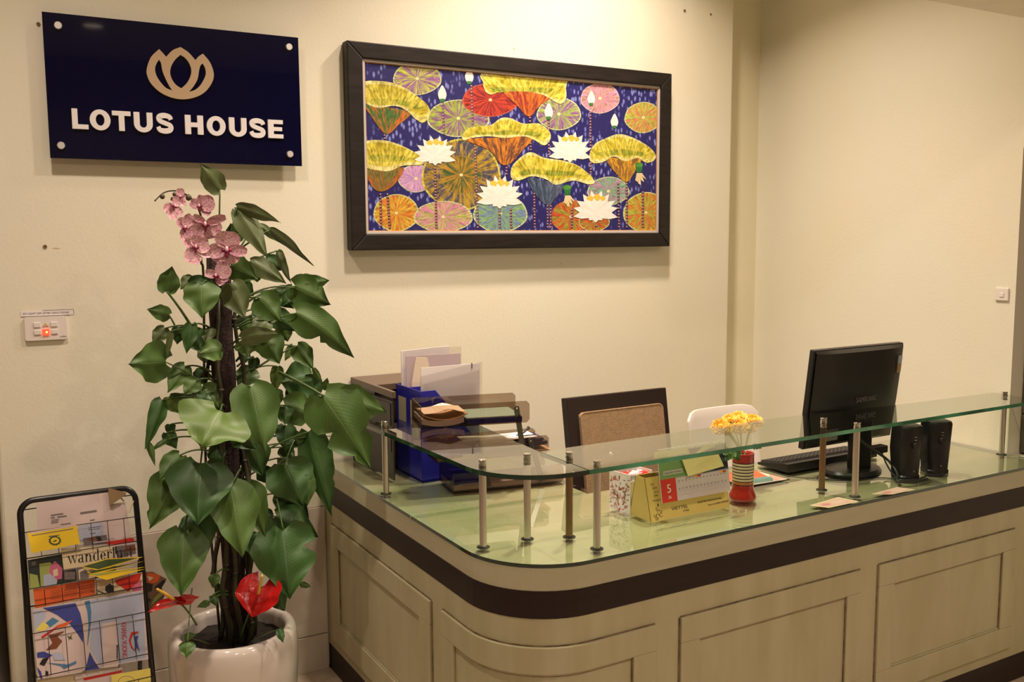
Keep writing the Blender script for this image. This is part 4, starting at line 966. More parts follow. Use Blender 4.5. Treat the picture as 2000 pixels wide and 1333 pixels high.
def serif_word(parent, p0, p1, h, dd, d=.036):
    # high-contrast serif letters w a n d e r l u s t drawn as strokes (x-height 1)
    def st(x, y0, y1, w=.20): return [(x-w/2, y0), (x+w/2, y0), (x+w/2, y1), (x-w/2, y1)]
    sf = lambda x, y, w=.36: st(x, y-.02, y+.02, w)
    def bow(cx, cy, rx, ry, a0, a1, t0=.22, n=14):
        o_, i_ = [], []
        for i in range(n+1):
            a = math.radians(a0+(a1-a0)*i/n); t = .04+t0*abs(math.cos(a))
            o_.append((cx+rx*math.cos(a), cy+ry*math.sin(a))); i_.append((cx+(rx-t)*math.cos(a), cy+(ry-.05)*math.sin(a)))
        return [[o_[k], o_[k+1], i_[k+1], i_[k]] for k in range(n)]
    G = {
     'w': (1.45, [[(.12,1),(.34,1),(.60,0),(.50,0)], [(.52,0),(.58,0),(.82,1),(.76,1)], [(.70,1),(.90,1),(1.14,0),(1.04,0)], [(1.06,0),(1.12,0),(1.36,1),(1.30,1)], sf(.2,.98), sf(.80,.98), sf(1.33,.98,.28)]),
     'a': (.92, bow(.38,.27,.32,.29,40,320)+[st(.66,0,.72,.18)]+bow(.42,.70,.33,.30,0,150,.14)+[sf(.74,.02,.30)]),
     'n': (1.08, [st(.26,0,1), sf(.26,.02,.44), sf(.18,.97,.24)]+bow(.58,.62,.34,.38,0,165)+[st(.82,0,.64,.19), sf(.82,.02,.44)]),
     'd': (1.02, bow(.44,.49,.36,.51,60,300)+[st(.78,0,1.5,.19), sf(.70,1.48,.26), sf(.88,.02,.26)]),
     'e': (.90, bow(.45,.5,.38,.51,0,325)+[[(.12,.50),(.82,.50),(.82,.55),(.12,.55)]]),
     'r': (.78, [st(.26,0,1), sf(.26,.02,.44), sf(.18,.97,.24)]+bow(.52,.66,.26,.34,20,165,.12)+[el_(.70,.84,.10,.10)]),
     'l': (.50, [st(.26,0,1.5), sf(.26,.02,.44), sf(.18,1.48,.24)]),
     'u': (1.08, [st(.26,.35,1), sf(.18,.97,.3), st(.82,0,1,.19), sf(.74,.97,.3), sf(.90,.02,.24)]+bow(.54,.36,.34,.37,195,350)),
     's': (.75, bow(.38,.74,.28,.27,20,270,.10)+bow(.38,.26,.28,.27,-160,90,.10)),
     't': (.62, [st(.30,.1,1.3,.18), sf(.32,.98,.5), sf(.40,.03,.26)])}
    a = V((*rk(p0, d), 0)); b = V((*rk(p1, d), 0)); e = b-a; tot = sum(G[c][0] for c in 'wanderlust'); k = e.length/tot
    ux = (X*e.x+RT*e.y).normalized(); uy = RN.cross(ux); hh_ = h*.62
    x = 0
    for c in 'wanderlust':
        mb = MB()
        for q in G[c][1]: mb.flat([((x+p[0])*k, p[1]*hh_) for p in q], (rp(a.x, a.y, d+.0012), ux, uy, RN), 0)
        build('letter', mb, 'ink', parent); x += G[c][0]
def el_(cx, cy, rx, ry): return [(cx+rx*math.cos(2*PI*i/10), cy+ry*math.sin(2*PI*i/10)) for i in range(10)]
ln = lambda x0, y0, x1, y1, h=6: [(x0,y0),(x1,y1),(x1,y1+h),(x0,y0+h)]
sheet('envelope', [(218,262),(660,170),(690,480),(230,500)], .006, .002, 'white printed envelope in the top pocket of the magazine rack', 'w', [(ln(305,327,380,316,9),'gy'),(ln(305,342,330,339,8),'gy'),(ln(345,337,400,330,8),'gy'),(ln(308,357,355,351,4),'gy'),(ln(308,366,352,360,4),'gy'),(ln(308,375,350,370,4),'gy'),(ln(365,383,425,375,5),'gy'),(ln(482,312,582,297,11),'gy'),(ln(540,358,570,353,5),'gy')], cat='envelope')
sheet('envelope', [(665,262),(755,250),(790,470),(690,480)], .003, .002, 'narrow white envelope tucked behind the larger one in the rack', 'w', cat='envelope')
sheet('leaflet', [(470,395),(615,372),(625,470),(480,490)], .012, .001, 'grey printed sheet behind the top wire of the magazine rack', 'lb', [(ln(530,405,605,395,4),'gy'),(ln(530,416,600,407,4),'gy'),(ln(540,438,575,433,5),'gy')])
sheet('leaflet', [(500,470),(640,448),(650,500),(505,515)], .016, .002, 'leaflet with a dark red and black picture in the top rack pocket', 'gy', [([(520,470),(590,452),(580,480),(530,482)],'br'),([(575,462),(600,455),(615,480),(590,488)],'k')])
sheet('leaflet', [(640,485),(800,465),(815,500),(650,520)], .020, .002, 'red-edged leaflet standing in the rack above the travel magazine', 'r', [([(560,492),(740,468),(742,474),(562,498)],'w')])
sheet('leaflet', [(165,435),(460,388),(482,500),(190,558)], .052, .0015, 'bright yellow folded leaflet with a gear emblem hanging over the rack wire', 'y', [([(178,432),(448,388),(450,396),(180,441)],'w'),(ln(190,450,440,408,5),'gy'),(ln(292,455,358,446,5),'gy')]+[([(330+34*math.cos(a)*(1+.18*(i%2)),482+26*math.sin(a)*(1+.18*(i%2))) for i, a in enumerate([2*PI*k/24 for k in range(24)])],'g'),([(330+26*math.cos(a),482+19*math.sin(a)) for a in [2*PI*k/16 for k in range(16)]],'y'),([(318,486),(338,476),(342,484),(322,492)],'g')])
sheet('brochure', [(166,600),(372,562),(392,735),(180,772)], .026, .003, 'dark garden brochure with a pink flower in the second rack pocket', 'dg', [([(236,622),(300,612),(330,640),(335,745),(245,760)],'lg'),([(178,680),(225,690),(240,765),(182,772)],'lg'),([(300,640),(330,605),(352,625),(375,650),(372,712),(330,718),(295,690)],'pk'),([(318,660),(345,650),(350,690),(322,700)],'cr'),([(262,690),(300,680),(345,720),(340,748),(262,758)],'lb'),([(190,610),(215,606),(217,630),(192,634)],'gy')], cat='brochure')
sheet('magazine', [(590,515),(818,490),(832,600),(600,640)], .030, .002, 'white framed photo magazine behind the travel magazine in the rack', 'w', [([(700,516),(812,503),(818,560),(706,590)],'gy'),([(750,520),(812,508),(815,540),(760,555)],'br'),([(660,522),(700,516),(705,560),(664,566)],'k')], cat='magazine')
sheet('magazine', [(368,530),(690,512),(700,690),(392,735)], .036, .004, 'travel magazine with wanderlust in black letters on its cover', 'cr', [([(382,656),(695,610),(700,690),(392,735)],'gy'),([(384,665),(455,652),(462,722),(393,733)],'k')]+[([(388+8*(i%8),672+8*(i//8)),(392+8*(i%8),670+8*(i//8)),(393+8*(i%8),674+8*(i//8)),(389+8*(i%8),676+8*(i//8))],'w') for i in range(48)]+[([(470,660),(520,640),(560,655),(570,705),(475,718)],'cr'),([(478,672),(512,655),(540,680),(530,708),(482,716)],'gy')], cat='magazine')
serif_word(COL_LAST(), (402,622), (800,576), .036, .0004)
for i, (qd, lb) in enumerate([([(487,640),(640,590),(860,580),(600,664)], 'topmost dark-inside yellow leaflet drooping over the right rack wire'), ([(520,672),(700,640),(870,604),(560,690)], 'second yellow leaflet of the fan drooping over the rack wire'), ([(525,688),(700,660),(874,640),(600,704)], 'third yellow leaflet of the fan over the rack wire'), ([(590,704),(740,672),(876,652),(640,719)], 'lowest bright yellow leaflet of the fan over the rack wire')]):
    sheet('leaflet', qd, .054+.004*i, .0012, lb, 'y', [([(qd[0][0]+12,qd[0][1]-2),(qd[1][0],qd[1][1]+6),(qd[2][0]-30,qd[2][1]+6),(qd[3][0]-10,qd[3][1]-10)], 'g' if i < 2 else 'lg')] if i < 3 else [])
sheet('leaflet', [(200,775),(570,712),(572,812),(212,890)], .022, .002, 'orange text leaflet in the third rack pocket', 'o', [(ln(305,785+12*i,365,775+12*i,2),'br') for i in range(5)]+[(ln(385,770+12*i,465,757+12*i,2),'br') for i in range(5)]+[(ln(480,758+14*i,560,745+14*i,2),'br') for i in range(4)])
sheet('leaflet', [(578,722),(855,672),(860,790),(592,822)], .022, .002, 'white leaflet with a red patch in the third rack pocket', 'cr', [([(690,720),(850,675),(840,720),(770,790),(730,760),(700,745)],'r'),([(632,758),(660,742),(684,756),(680,788),(655,800),(634,786)],'k'),([(585,780),(635,800),(633,806),(584,785)],'k'),([(790,770),(850,715),(852,785),(800,790)],'pk')])
kb = [(196,893),(860,780),(892,1195),(226,1316)]
def k8(x, y): return (x*.16/.3249, (1130+y*.16-900)/.3249)
sheet('folder', kb, .032, .004, 'large pale blue folder with blue swooshes and red KHANG VUONG lettering in the rack', 'w',
      [([k8(1100,270),k8(1740,160),k8(1780,980),k8(1240,1100),k8(1090,860),k8(1120,560)],'lb'),([k8(1250,560),k8(1430,525),k8(1445,1075),k8(1250,1100)],'w'),
       ([k8(405,385),k8(620,430),k8(830,540),k8(930,650),k8(1000,800),k8(1030,1000),k8(1000,1150),k8(460,1240)],'w'),
       ([k8(405,385),k8(560,410),k8(560,480),k8(420,650)],'lb'),([k8(520,365),k8(920,305),k8(980,430),k8(1010,580),k8(1015,790),k8(960,700),k8(860,570),k8(700,450)],'n'),
       ([k8(1030,285),k8(1095,272),k8(1115,420),k8(1110,560),k8(1070,830),k8(1065,820),k8(1080,560),k8(1065,400)],'tb'),([k8(1095,900),k8(1150,1010),k8(1215,1105),k8(1030,1135),k8(1060,1050)],'n'),
       ([k8(430,640),k8(515,535),k8(600,575),k8(540,645)],'ye'),([k8(560,545),k8(640,480),k8(720,520),k8(610,600)],'tb'),([k8(690,580),k8(890,510),k8(800,590),k8(700,610)],'o'),([k8(500,715),k8(690,590),k8(700,605),k8(520,735)],'r'),
       ([k8(590,690),k8(650,680),k8(760,650),k8(790,650),k8(700,710),k8(760,770),k8(690,860),k8(560,880),k8(640,790)],'br'),([k8(450,910),k8(530,895),k8(640,940),k8(590,970),k8(455,970)],'n'),([k8(480,1050),k8(520,985),k8(600,965),k8(540,1070)],'k'),
       ([k8(560,1030),k8(830,1055),k8(930,1010),k8(930,1040),k8(780,1105),k8(740,1070)],'tb'),([k8(640,920),k8(740,900),k8(800,1000),k8(660,1000)],'lb'),([k8(815,700),k8(850,715),k8(885,680),k8(865,720),k8(890,745),k8(850,735),k8(840,760),k8(838,725)],'g'),
       ([k8(450,1080),k8(500,1140),k8(520,1225),k8(500,1230),k8(470,1150)],'n'),([k8(555,1130),k8(590,1140),k8(590,1190),k8(555,1190)],'k'),
       ([k8(1570,760),k8(1600,660),k8(1690,650),k8(1690,662),k8(1620,690),k8(1592,760),k8(1610,830),k8(1650,890),k8(1600,850)],'r'),*[([k8(1420,815+22*i),k8(1440,815+22*i),k8(1440,829+22*i),k8(1420,829+22*i)],'k') for i in range(8)],([k8(1630,715),k8(1690,700),k8(1670,760),k8(1705,900),k8(1670,840),k8(1640,890),k8(1655,790)],'n')],
      texts=[('KHANG VUONG', k8(1478,545), k8(1492,970), .021, 'redink', 0)], cat='folder')
sheet('magazine', [(222,1318),(700,1262),(720,1420),(232,1440)], .020, .004, 'buff magazine standing at the left of the lowest visible rack pocket', 'cr', cat='magazine')
sheet('magazine', [(450,1292),(735,1245),(760,1420),(470,1440)], .026, .003, 'white and red edged magazine in the lowest visible rack pocket', 'w', [([(500,1310),(735,1262),(735,1275),(505,1325)],'r')], cat='magazine')
sheet('brochure', [(668,1292),(903,1250),(915,1440),(682,1460)], .038, .003, 'pale yellow brochure with a round line drawing in the lowest rack pocket', 'ye', [([(760+50*math.cos(a),1330+34*math.sin(a)) for a in [2*PI*k/20 for k in range(20)]],'gy'),([(760+47*math.cos(a),1330+31*math.sin(a)) for a in [2*PI*k/20 for k in range(20)]],'ye')], cat='brochure')
# folded paper and a crumpled brochure beside the rack
a = [atp(*z6(*p), RO+RN*.01, RN) for p in ((648,165),(700,200),(745,245),(800,243),(770,315))]
t = thing('folded_paper', 'brown folded paper with a pale stick at the top right of the rack', 'paper', tuple(a[1]))
build('stick', MB().tube([a[3], a[4]], .004, 6), 'paper_c', t); build('paper_flap', MB().prism([[(0,0),(.05,-.022),(.047,-.03),(.0,-.055)]], (a[0]+RN*.004, X, RT, RN), 0, .003), 'card_in', t)
build('paper_edge', MB().tube([a[0], a[1], a[2]], .002, 6), 'brass', t)
c0 = aty(307, 1150, -.229); kk = mpp(c0)
t = thing('brochure', 'crumpled brown and orange picture brochure at the right side of the wire rack', 'brochure', tuple(aty(300, 1190, -.229)))
B3 = (c0, X, Z, -Y)
build('cover', MB().prism([[(p[0]*kk, -p[1]*kk) for p in ((-32,-38),(-8,-36),(8,-24),(18,-16),(8,0),(14,14),(6,30),(-10,44),(-32,50))]], B3, 0, .004, col=sr(120,90,70)), 'print', t)
pm = MB()
for i, (q, c) in enumerate([([(-24,-36),(-10,-34),(6,-26),(2,-14),(-20,-10)],'o'),([(-24,-18),(-8,-12),(-10,2),(-24,4)],'k'),([(-6,-4),(12,-16),(16,-12),(4,4)],'k'),([(-22,10),(-12,20),(-20,26)],'k'),([(-6,16),(8,4),(12,12),(-14,32)],'lg'),([(-18,-30),(-6,-24),(-14,-18)],'cr')]): pm.flat([(p[0]*kk, -p[1]*kk) for p in q], B3, .0043+.0002*i, COLS[c])
build('print', pm, 'print', t)
# beyond the wall's left end
t = thing('bench', 'dark brown upholstered bench behind the left end of the wall', 'bench', (-.45, .62, 0))
build('seat', MB().box((-.85, .40, .26), (-.02, .85, .40)), 'carpet', t, bevel=.03, seg=3); build('base', MB().box((-.83, .42, 0), (-.04, .83, .26)), 'chair_wood', t)
# ------------------------------------------------------------------ wall fittings
SB = lambda p: (p, X, Z, -Y)
t = thing('light_switch', 'white six-gang switch plate with one red lit switch on the left wall', 'switch', (.206, 0, 1.285))
build('plate', MB().prism([rrect(.147, 1.286, .265, 1.359, .006)], ((0,0,0), X, Z, -Y), 0, .010), 'white_plastic', t, bevel=.003)
for i, cx in enumerate((.1815, .205, .229)):
    for j, cz in enumerate((1.334, 1.311)):
        if i == 1 and j == 0:
            build('indicator', MB().prism([[(cx-.009, cz-.005), (cx+.009, cz-.005), (cx, cz+.006)]], ((0,0,0), X, Z, -Y), .010, .012), 'kraft', t)
        elif i == 1:
            k = build('rocker', MB().box((cx-.0095, -.0145, cz-.0095), (cx+.0095, -.010, cz+.0095)), 'lit', t, bevel=.001); k['label'] = 'red lit rocker'
            build('neon', MB().ball((cx+.002, -.0145, cz), (.003, .001, .003), 8, 6), 'lit2', k)
        else: build('rocker', MB().box((cx-.0095, -.0135, cz-.007), (cx+.0095, -.010, cz+.008)), 'white_plastic', t, bevel=.0012)
text('lettering', 'cLIPSAL', ((.253, -.0102, 1.2925), X, Z, -Y), .006, 'ink', t, .0001)
t = thing('notice_strip', 'narrow paper strip with light switch notice above the switch plate', 'notice', (.213, 0, 1.359))
build('strip', MB().box((.139, -.0012, 1.3615), (.288, -.0002, 1.3775)), 'paper', t)
build('border', MB().box((.139, -.0016, 1.3605), (.275, -.0002, 1.3615)).box((.200, -.0016, 1.3775), (.288, -.0002, 1.3782)).box((.2872, -.0016, 1.3615), (.288, -.0002, 1.3775)), 'ink', t)
text('lettering', 'MY LIGHT OFF AFTER USING PLEASE', ((.2095, -.0013, 1.3665), X, Z, -Y), .0085, 'ink', t, .0001, fit=.128)
t = thing('light_switch', 'small square white switch on the right wall near the dark opening', 'switch', (XR, -1.161, 1.35))
p0 = atx(1946, 562, XR); p1 = atx(1971, 586, XR)
build('plate', MB().box((XR-.008, p1.y, p1.z-.004), (XR, p0.y, p0.z)), 'white_plastic', t, bevel=.002)
build('rocker', MB().box((XR-.011, (p0.y+p1.y)/2-.010, (p0.z+p1.z)/2-.012), (XR-.008, (p0.y+p1.y)/2+.006, (p0.z+p1.z)/2+.003)), 'white_plastic', t, bevel=.001)
for (u, v, lab) in ((75, 47, 'brown wall plug left of the blue sign'), (88, 482, 'grey wall plug on the wall above the switch plate'), (1337, 21, 'brown wall plug at the top right of the painting'), (1388, 28, 'smaller brown wall plug near the wall recess')):
    p = aty(u, v, 0); T = Matrix.Translation(p) @ Matrix.Rotation(PI/2, 4, 'X'); k = .0062 if u < 1350 else .0045
    t = thing('wall_plug', lab, 'wall plug', tuple(p))
    build('plug', MB().lathe([(k, 0), (k*.9, .003), (k*.45, .003), (k*.4, .001), (0, .001)], 14, T=T), 'card_in', t); build('screw', MB().lathe([(k*.38, .001), (k*.3, .0035), (0, .0035)], 10, T=T), 'brass', t)
for (u, v, w, h, lab) in ((110, 485, .022, .004, 'chipped paint scratch right of the grey wall plug'), (1004, 95, .010, .004, 'small brown paint chip above the painting'), (1096, 515, .004, .008, 'small brown paint chip under the painting')):
    p = aty(u, v, 0); tag(build('paint_chip', MB().prism([[(-w/2, 0), (-w*.1, h*.5), (w*.5, -h*.3), (w*.1, -h*.5)]], (p, X, Z, -Y), 0, .0006), 'kraft'), lab, 'paint chip')

# ------------------------------------------------------------------ chairs behind the counter
t = thing('office_chair', 'dark wooden chair with a tan upholstered back behind the counter', 'chair', (2.04, -.72, 0))
lean = rot('X', -9, (0, -.516, 1.03))
def lbox(a, b, T=lean): return MB().box(a, b, T=T)
cxl, cxr = 1.80, 2.245; yb0, yb1 = -.535, -.497
build('back_frame', MB().prism([[(cxl, .46), (cxr, .46), (cxr, 1.03), (cxl, 1.03)], [(cxl+.045, .56), (cxr-.035, .56), (cxr-.035, .972), (cxl+.045, .972)]], ((0, yb0, 0), X, Z, Y), 0, .038), 'chair_wood', t, bevel=.003)
o = t.children[0]; me = o.data
for v in me.vertices: v.co = lean @ (v.co+org(t)) - org(t)
mb = MB().prism([rrect(cxl+.043, .55, cxr-.033, .974, .018)], ((0, yb0-.014, 0), X, Z, Y), 0, .045); mb.v = [tuple(lean @ V(p)) for p in mb.v]
cu = build('back_cushion', mb, 'cushion', t, bevel=.007, seg=3)
pp = [(x, yb0-.012, z) for x, z in rrect(cxl+.045, .552, cxr-.035, .972, .018)]
build('piping', MB().tube([lean @ V(p) for p in pp], .0035, 6, closed=True), 'cushion', cu, smooth=True)
build('seat', MB().box((cxl+.005, -1.06, .40), (cxr-.005, -.63, .47)), 'cushion', t, bevel=.02, seg=3)
build('seat_rail', MB().box((cxl, -1.055, .355), (cxr, -.60, .398)), 'chair_wood', t, bevel=.003)
for x in (cxl+.02, cxr-.02):
    for y in (-1.03, -.625): build('leg', MB().tube([(x, y, 0), (x, y, .36)], [.014, .020], 4), 'chair_wood', t)
t = thing('plastic_chair', 'white plastic chair with a rounded back behind the flower vase', 'chair', (2.77, -.48, 0))
lean2 = rot('X', -8, (0, -.3, .43))
mb = MB(); nA, nB = 14, 10; xc = 2.765
for i in range(nB+1):
    z = .44+(.868-.44)*i/nB
    for j in range(nA+1):
        s = -1+2*j/nA; k = i/nB
        wd = .200*(1-.10*(1-k)); zz = z
        if k > .8: zz = .798+(z-.798)*(1-abs(s)**9*.6)
        mb.v.append(tuple(lean2 @ V((xc+s*wd, -.30-.045*(s*s), zz))))
for i in range(nB):
    for j in range(nA): a = i*(nA+1)+j; mb.f.append((a, a+1, a+nA+2, a+nA+1)); mb.mi.append(0)
o = build('backrest', mb, 'white_plastic', t, smooth=True); md = o.modifiers.new('solid', 'SOLIDIFY'); md.thickness = .012; md.offset = 0
md = o.modifiers.new('b', 'BEVEL'); md.width = .004; md.segments = 2
build('seat', MB().prism([rrect(2.565, -.74, 2.965, -.30, .06)], ((0,0,.42), X, Y, Z), 0, .022), 'white_plastic', t, bevel=.006)
for x in (2.60, 2.93):
    for y in (-.70, -.32): build('leg', MB().tube([(x+(x-2.765)*.12, y, 0), (x, y, .42)], [.013, .02], 10), 'white_plastic', t, smooth=True)
# ------------------------------------------------------------------ dark cabinet at the wall on the counter arm
ZW = .7867
t = thing('filing_cabinet', 'dark brown cabinet against the wall behind the blue file holder', 'cabinet', (1.3, -.15, ZW))
def Lshape(e): return [(1.2-e, -.004), (1.2-e, -.395-e), (1.2135, -.395-e), (1.2135, -.226-e), (1.50+e, -.226-e), (1.50+e, -.004)]
build('carcass', MB().box((1.208, -.218, ZW), (1.49, -.006, 1.052)), 'cab', t, bevel=.002)
build('side_panel', MB().box((1.202, -.388, ZW), (1.2075, -.006, 1.052)), 'cab', t)
build('top_board', MB().prism([Lshape(0)], ((0,0,0), X, Y, Z), 1.066, 1.0885), 'cab_top', t, bevel=.0015)
build('shadow_rail', MB().box((1.207, -.22, 1.052), (1.495, -.008, 1.066)), 'black', t)
for z in (.88, .97): build('drawer_front', MB().box((1.1995, -.375, z), (1.202, -.03, z+.075)), 'cab', t, bevel=.0008)
# ------------------------------------------------------------------ blue twin file holder
t = thing('file_holder', 'blue plastic twin file holder with tan labels standing behind the letter trays', 'file holder', (1.40, -.335, ZW))
HX0, HX1, HY0, HY1, HT = 1.282, 1.525, -.440, -.236, 1.088
side = [(HX0, ZW), (HX1, ZW), (HX1, ZW+.075), (HX0+.055, HT), (HX0, HT)]
sl = []
for i in range(6):
    x = HX0+.050+.022*i; z = HT-.058-.034*i
    if i == 0: sl.append([(x-.012, z+.030), (x+.006, z+.038), (x-.006, z+.012)]); continue
    L = .040+.014*min(i, 4); dx, dz = .50, .866; w = .0065
    ax, az = x-dx*L*.75, z-dz*L*.75; bx, bz = x+dx*.012, z+dz*.012
    sl.append([(ax+w, az-w*.5), (bx+w, bz-w*.5), (bx-w*.2, bz+w*1.2), (ax-w*.6, az+w*.5)])
sl = [s for s in sl if all(HX0+.008 < p[0] < HX1-.01 and p[1] > ZW+.02 for p in s)]
for y in (HY0, (HY0+HY1)/2, HY1-.003):
    build('side_wall', MB().prism([side]+(sl if y == HY0 else []), ((0, y, 0), X, Z, Y), 0, .003), 'blue', t)
ym = (HY0+HY1)/2
for a, b in ((HY0+.003, ym-.002), (ym+.003, HY1-.003)):
    win = [(a+.016, .925), (b-.014, .925), (b-.014, 1.050), (a+.016, 1.050)]
    k = build('spine', MB().prism([[(a, ZW), (b, ZW), (b, HT), (a, HT)], win], ((HX0, 0, 0), Y, Z, X), 0, .003), 'blue', t)
    build('label_card', MB().box((HX0+.0005, a+.014, .923), (HX0+.002, b-.012, 1.052)), 'tanlabel', k)
build('floor_panel', MB().box((HX0+.003, HY0+.003, ZW), (HX1, HY1-.003, ZW+.003)), 'blue', t)
def paper(name, label, cat, a, b, m, thick_axis='y', group=None, bevel=0):
    o = build(name, MB().box(a, b), m, bevel=bevel); return tag(o, label, cat, group)
def pslab(name, label, cat, poly, y, th, m, group=None):
    return tag(build(name, MB().prism([poly], ((0, y, 0), X, Z, Y), 0, th), m), label, cat, group)
gp = 'papers in the blue file holder'
pslab('folder', 'blue-topped white folder at the back of the blue file holder', 'folder', [(1.292, .80), (1.50, .80), (1.478, 1.212), (1.292, 1.205)], -.262, .004, 'paper', gp)
o = COL.objects[-1]
pslab('plastic_sleeve', 'clear plastic sleeve rising behind the white sheets in the file holder', 'sleeve', [(1.290, .80), (1.515, .80), (1.515, 1.208), (1.41, 1.213), (1.290, 1.206)], -.285, .001, 'clear', gp)
pslab('paper_sheet', 'white sheet with a barcode corner in the back file compartment', 'paper', [(1.290, .80), (1.50, .80), (1.50, 1.188), (1.290, 1.192)], -.308, .003, 'mauve', gp)
pslab('paper_sheet', 'pale crumpled sheet sticking up between the two file compartments', 'paper', [(1.292, .80), (1.45, .80), (1.36, 1.185), (1.318, 1.190), (1.300, 1.10)], -.330, .003, 'paper_c', gp)
pslab('paper_sheet', 'large white sheet in the front file compartment, its edge notched black', 'paper', [(1.290, .80), (1.512, .80), (1.520, 1.164), (1.297, 1.164)], -.415, .003, 'paper', gp)
tag(build('binder_clip', MB().box((1.487, -.4165, 1.148), (1.4895, -.4115, 1.166)), 'ink'), 'tiny black mark clip on the top edge of the large white sheet', 'clip')
pslab('plastic_sleeve', 'clear plastic sleeve over the large white sheet in the file holder', 'sleeve', [(1.290, .80), (1.522, .80), (1.524, 1.170), (1.290, 1.136)], -.424, .001, 'clear', gp)
# ------------------------------------------------------------------ smoked letter trays, stepped
TRAYS = [((1.302, -.637), ZW+.0005, -10.4, .38), ((1.266, -.594), .880, -10.4, .385), ((1.191, -.639), 1.0075, -14.5, .352)]
def tm(k):
    (ox, oy), z, yw, _ = TRAYS[k]; a = math.radians(yw); Mx = Matrix((V((math.cos(a), math.sin(a), 0)), V((-math.sin(a), math.cos(a), 0)), Z)).transposed().to_4x4(); Mx.translation = (ox, oy, z); return Mx
def tb(mb, k, a, b): return mb.box(a, b, T=tm(k))
TWD, TDP = .395, .25
for k, (o_, z, yw_, TWD) in enumerate(TRAYS):
    tx, tyv = tm(k).to_3x3() @ X, tm(k).to_3x3() @ Y
    t = thing('letter_tray', ['lowest smoked letter tray resting on the worktop glass', 'middle smoked letter tray of the stepped stack', 'top smoked letter tray holding curled papers and a teal folder'][k], 'letter tray', tuple(tm(k) @ V((TWD/2, TDP/2, 0))), 'smoked letter trays on the counter arm')
    TDk = (.172, .128, .168)[k]; WH = (.062, .062, .070)[k]
    mb = MB(); tb(mb, k, (0, 0, 0), (TWD-.03, TDk, .0025)); build('tray_floor', mb, 'smoke', t)
    wp = [(0, 0), (TWD-.01, 0), (TWD, .010), (TWD, WH-.010), (TWD-.010, WH), (0, WH)]
    Mk = tm(k); B = lambda yy: (Mk @ V((0, yy, 0)), tx, Z, tyv)
    build('front_wall', MB().prism([wp], B(0), 0, .0025), 'smoke', t, bevel=.0006); build('rear_wall', MB().prism([wp], B(TDk-.0025), 0, .0025), 'smoke', t, bevel=.0006)
    mb = MB(); tb(mb, k, (0, .0025, .0025), (.0025, TDk-.0025, WH)); build('end_wall', mb, 'smoke', t)
    mb = MB(); tb(mb, k, (-.0006, -.0006, 0), (.0006, .0008, WH)); build('corner_seam', mb, 'smoke_dark', t)
    if k < 2:
        Mn = tm(k+1)
        for xx in ((.13, .315) if k == 0 else (.305,)):
            for yy in (-.002,):
                a = Mk @ V((xx-.014, yy, .012)); b = Mn @ V((xx, yy-.003, .050)); d = (b-a).normalized(); sd = d.cross(-tyv).normalized()
                rr = [(-.009, 0), (.009, 0)]+[(.009*math.cos(q), (b-a).length+.009*math.sin(q)) for q in [PI*i/8 for i in range(9)]]
                ri = build('riser', MB().prism([rr], (a-tyv*.004, sd, d, -tyv), 0, .004), 'smoke_dark', t, bevel=.001)
                build('rivet', MB().ball(b-tyv*.009, (.003, .0015, .003), 8, 6), 'steel', ri)
def tray_item(name, label, cat, k, a, b, m, bend=None, prints=None):
    mb = MB(); n = 10
    if bend:
        vs = []; fs = []
        for i in range(n+1):
            s = i/n; x = a[0]+(b[0]-a[0])*s; z = bend(s)
            for (yy, zz) in ((a[1], a[2]), (b[1], a[2]), (b[1], b[2]), (a[1], b[2])): vs.append(tm(k) @ V((x, yy, zz+z)))
        for i in range(n):
            for q in range(4): fs.append((4*i+q, 4*i+(q+1) % 4, 4*i+4+(q+1) % 4, 4*i+4+q))
        fs += [(3, 2, 1, 0), (4*n, 4*n+1, 4*n+2, 4*n+3)]; mb.add(vs, [f[::-1] for f in fs])
    else: tb(mb, k, a, b)
    return tag(build(name, mb, m), label, cat, 'papers in the letter trays')
tray_item('paper_sheet', 'stack of white sheets in the lowest letter tray', 'paper', 0, (.006, .012, .003), (.40, .165, .018), 'paper')
tray_item('paper_sheet', 'mauve sheet sagging out of the lowest letter tray', 'paper', 0, (.03, .008, .0185), (.44, .16, .0205), 'mauve', lambda s: -.012*max(0, s-.9)*10*.3)
tray_item('booklet', 'dark blue booklet in the left end of the lowest letter tray', 'booklet', 0, (.008, .02, .0215), (.11, .165, .034), 'blue')
tray_item('folder', 'kraft folder under the purple files in the middle tray', 'folder', 1, (.008, .01, .003), (.395, .12, .012), 'kraft')
tray_item('folder', 'purple plastic file slanting in the middle letter tray', 'folder', 1, (.02, .012, .0125), (.385, .12, .024), 'purple', lambda s: .016*s)
tray_item('folder', 'second purple file with rough edges in the middle letter tray', 'folder', 1, (.03, .015, .0245), (.372, .118, .033), 'purple', lambda s: .018*s)
tray_item('paper_sheet', 'white sheet on the purple files in the middle letter tray', 'paper', 1, (.12, .02, .0335), (.352, .116, .0355), 'paper', lambda s: .014+.006*s)
tray_item('envelope', 'pale yellow envelope in the middle of the letter tray stack', 'envelope', 1, (.10, .01, .036), (.27, .115, .0375), 'paper_c', lambda s: .018-.012*s*s)
t = thing('bulldog_clip', 'black clip with a lever on the sheets of the middle letter tray', 'clip', tuple(tm(1) @ V((.30, .05, .058))), None)
for q in ((.28, .06, .056), ): build('lever', MB().tube([tm(1) @ V((.285, .04, .060)), tm(1) @ V((.315, .05, .066)), tm(1) @ V((.335, .055, .082))], [.002, .003, .006], 8), 'cab', t, smooth=True)
build('jaw', MB().tube([tm(1) @ V((.30, .03, .059)), tm(1) @ V((.35, .03, .060)), tm(1) @ V((.352, .06, .062))], .002, 6), 'black', t)
tray_item('folder', 'pale teal folder with a dark blue spine in the top letter tray', 'folder', 2, (.145, .006, .020), (.325, .160, .024), 'teal', lambda s: 0)
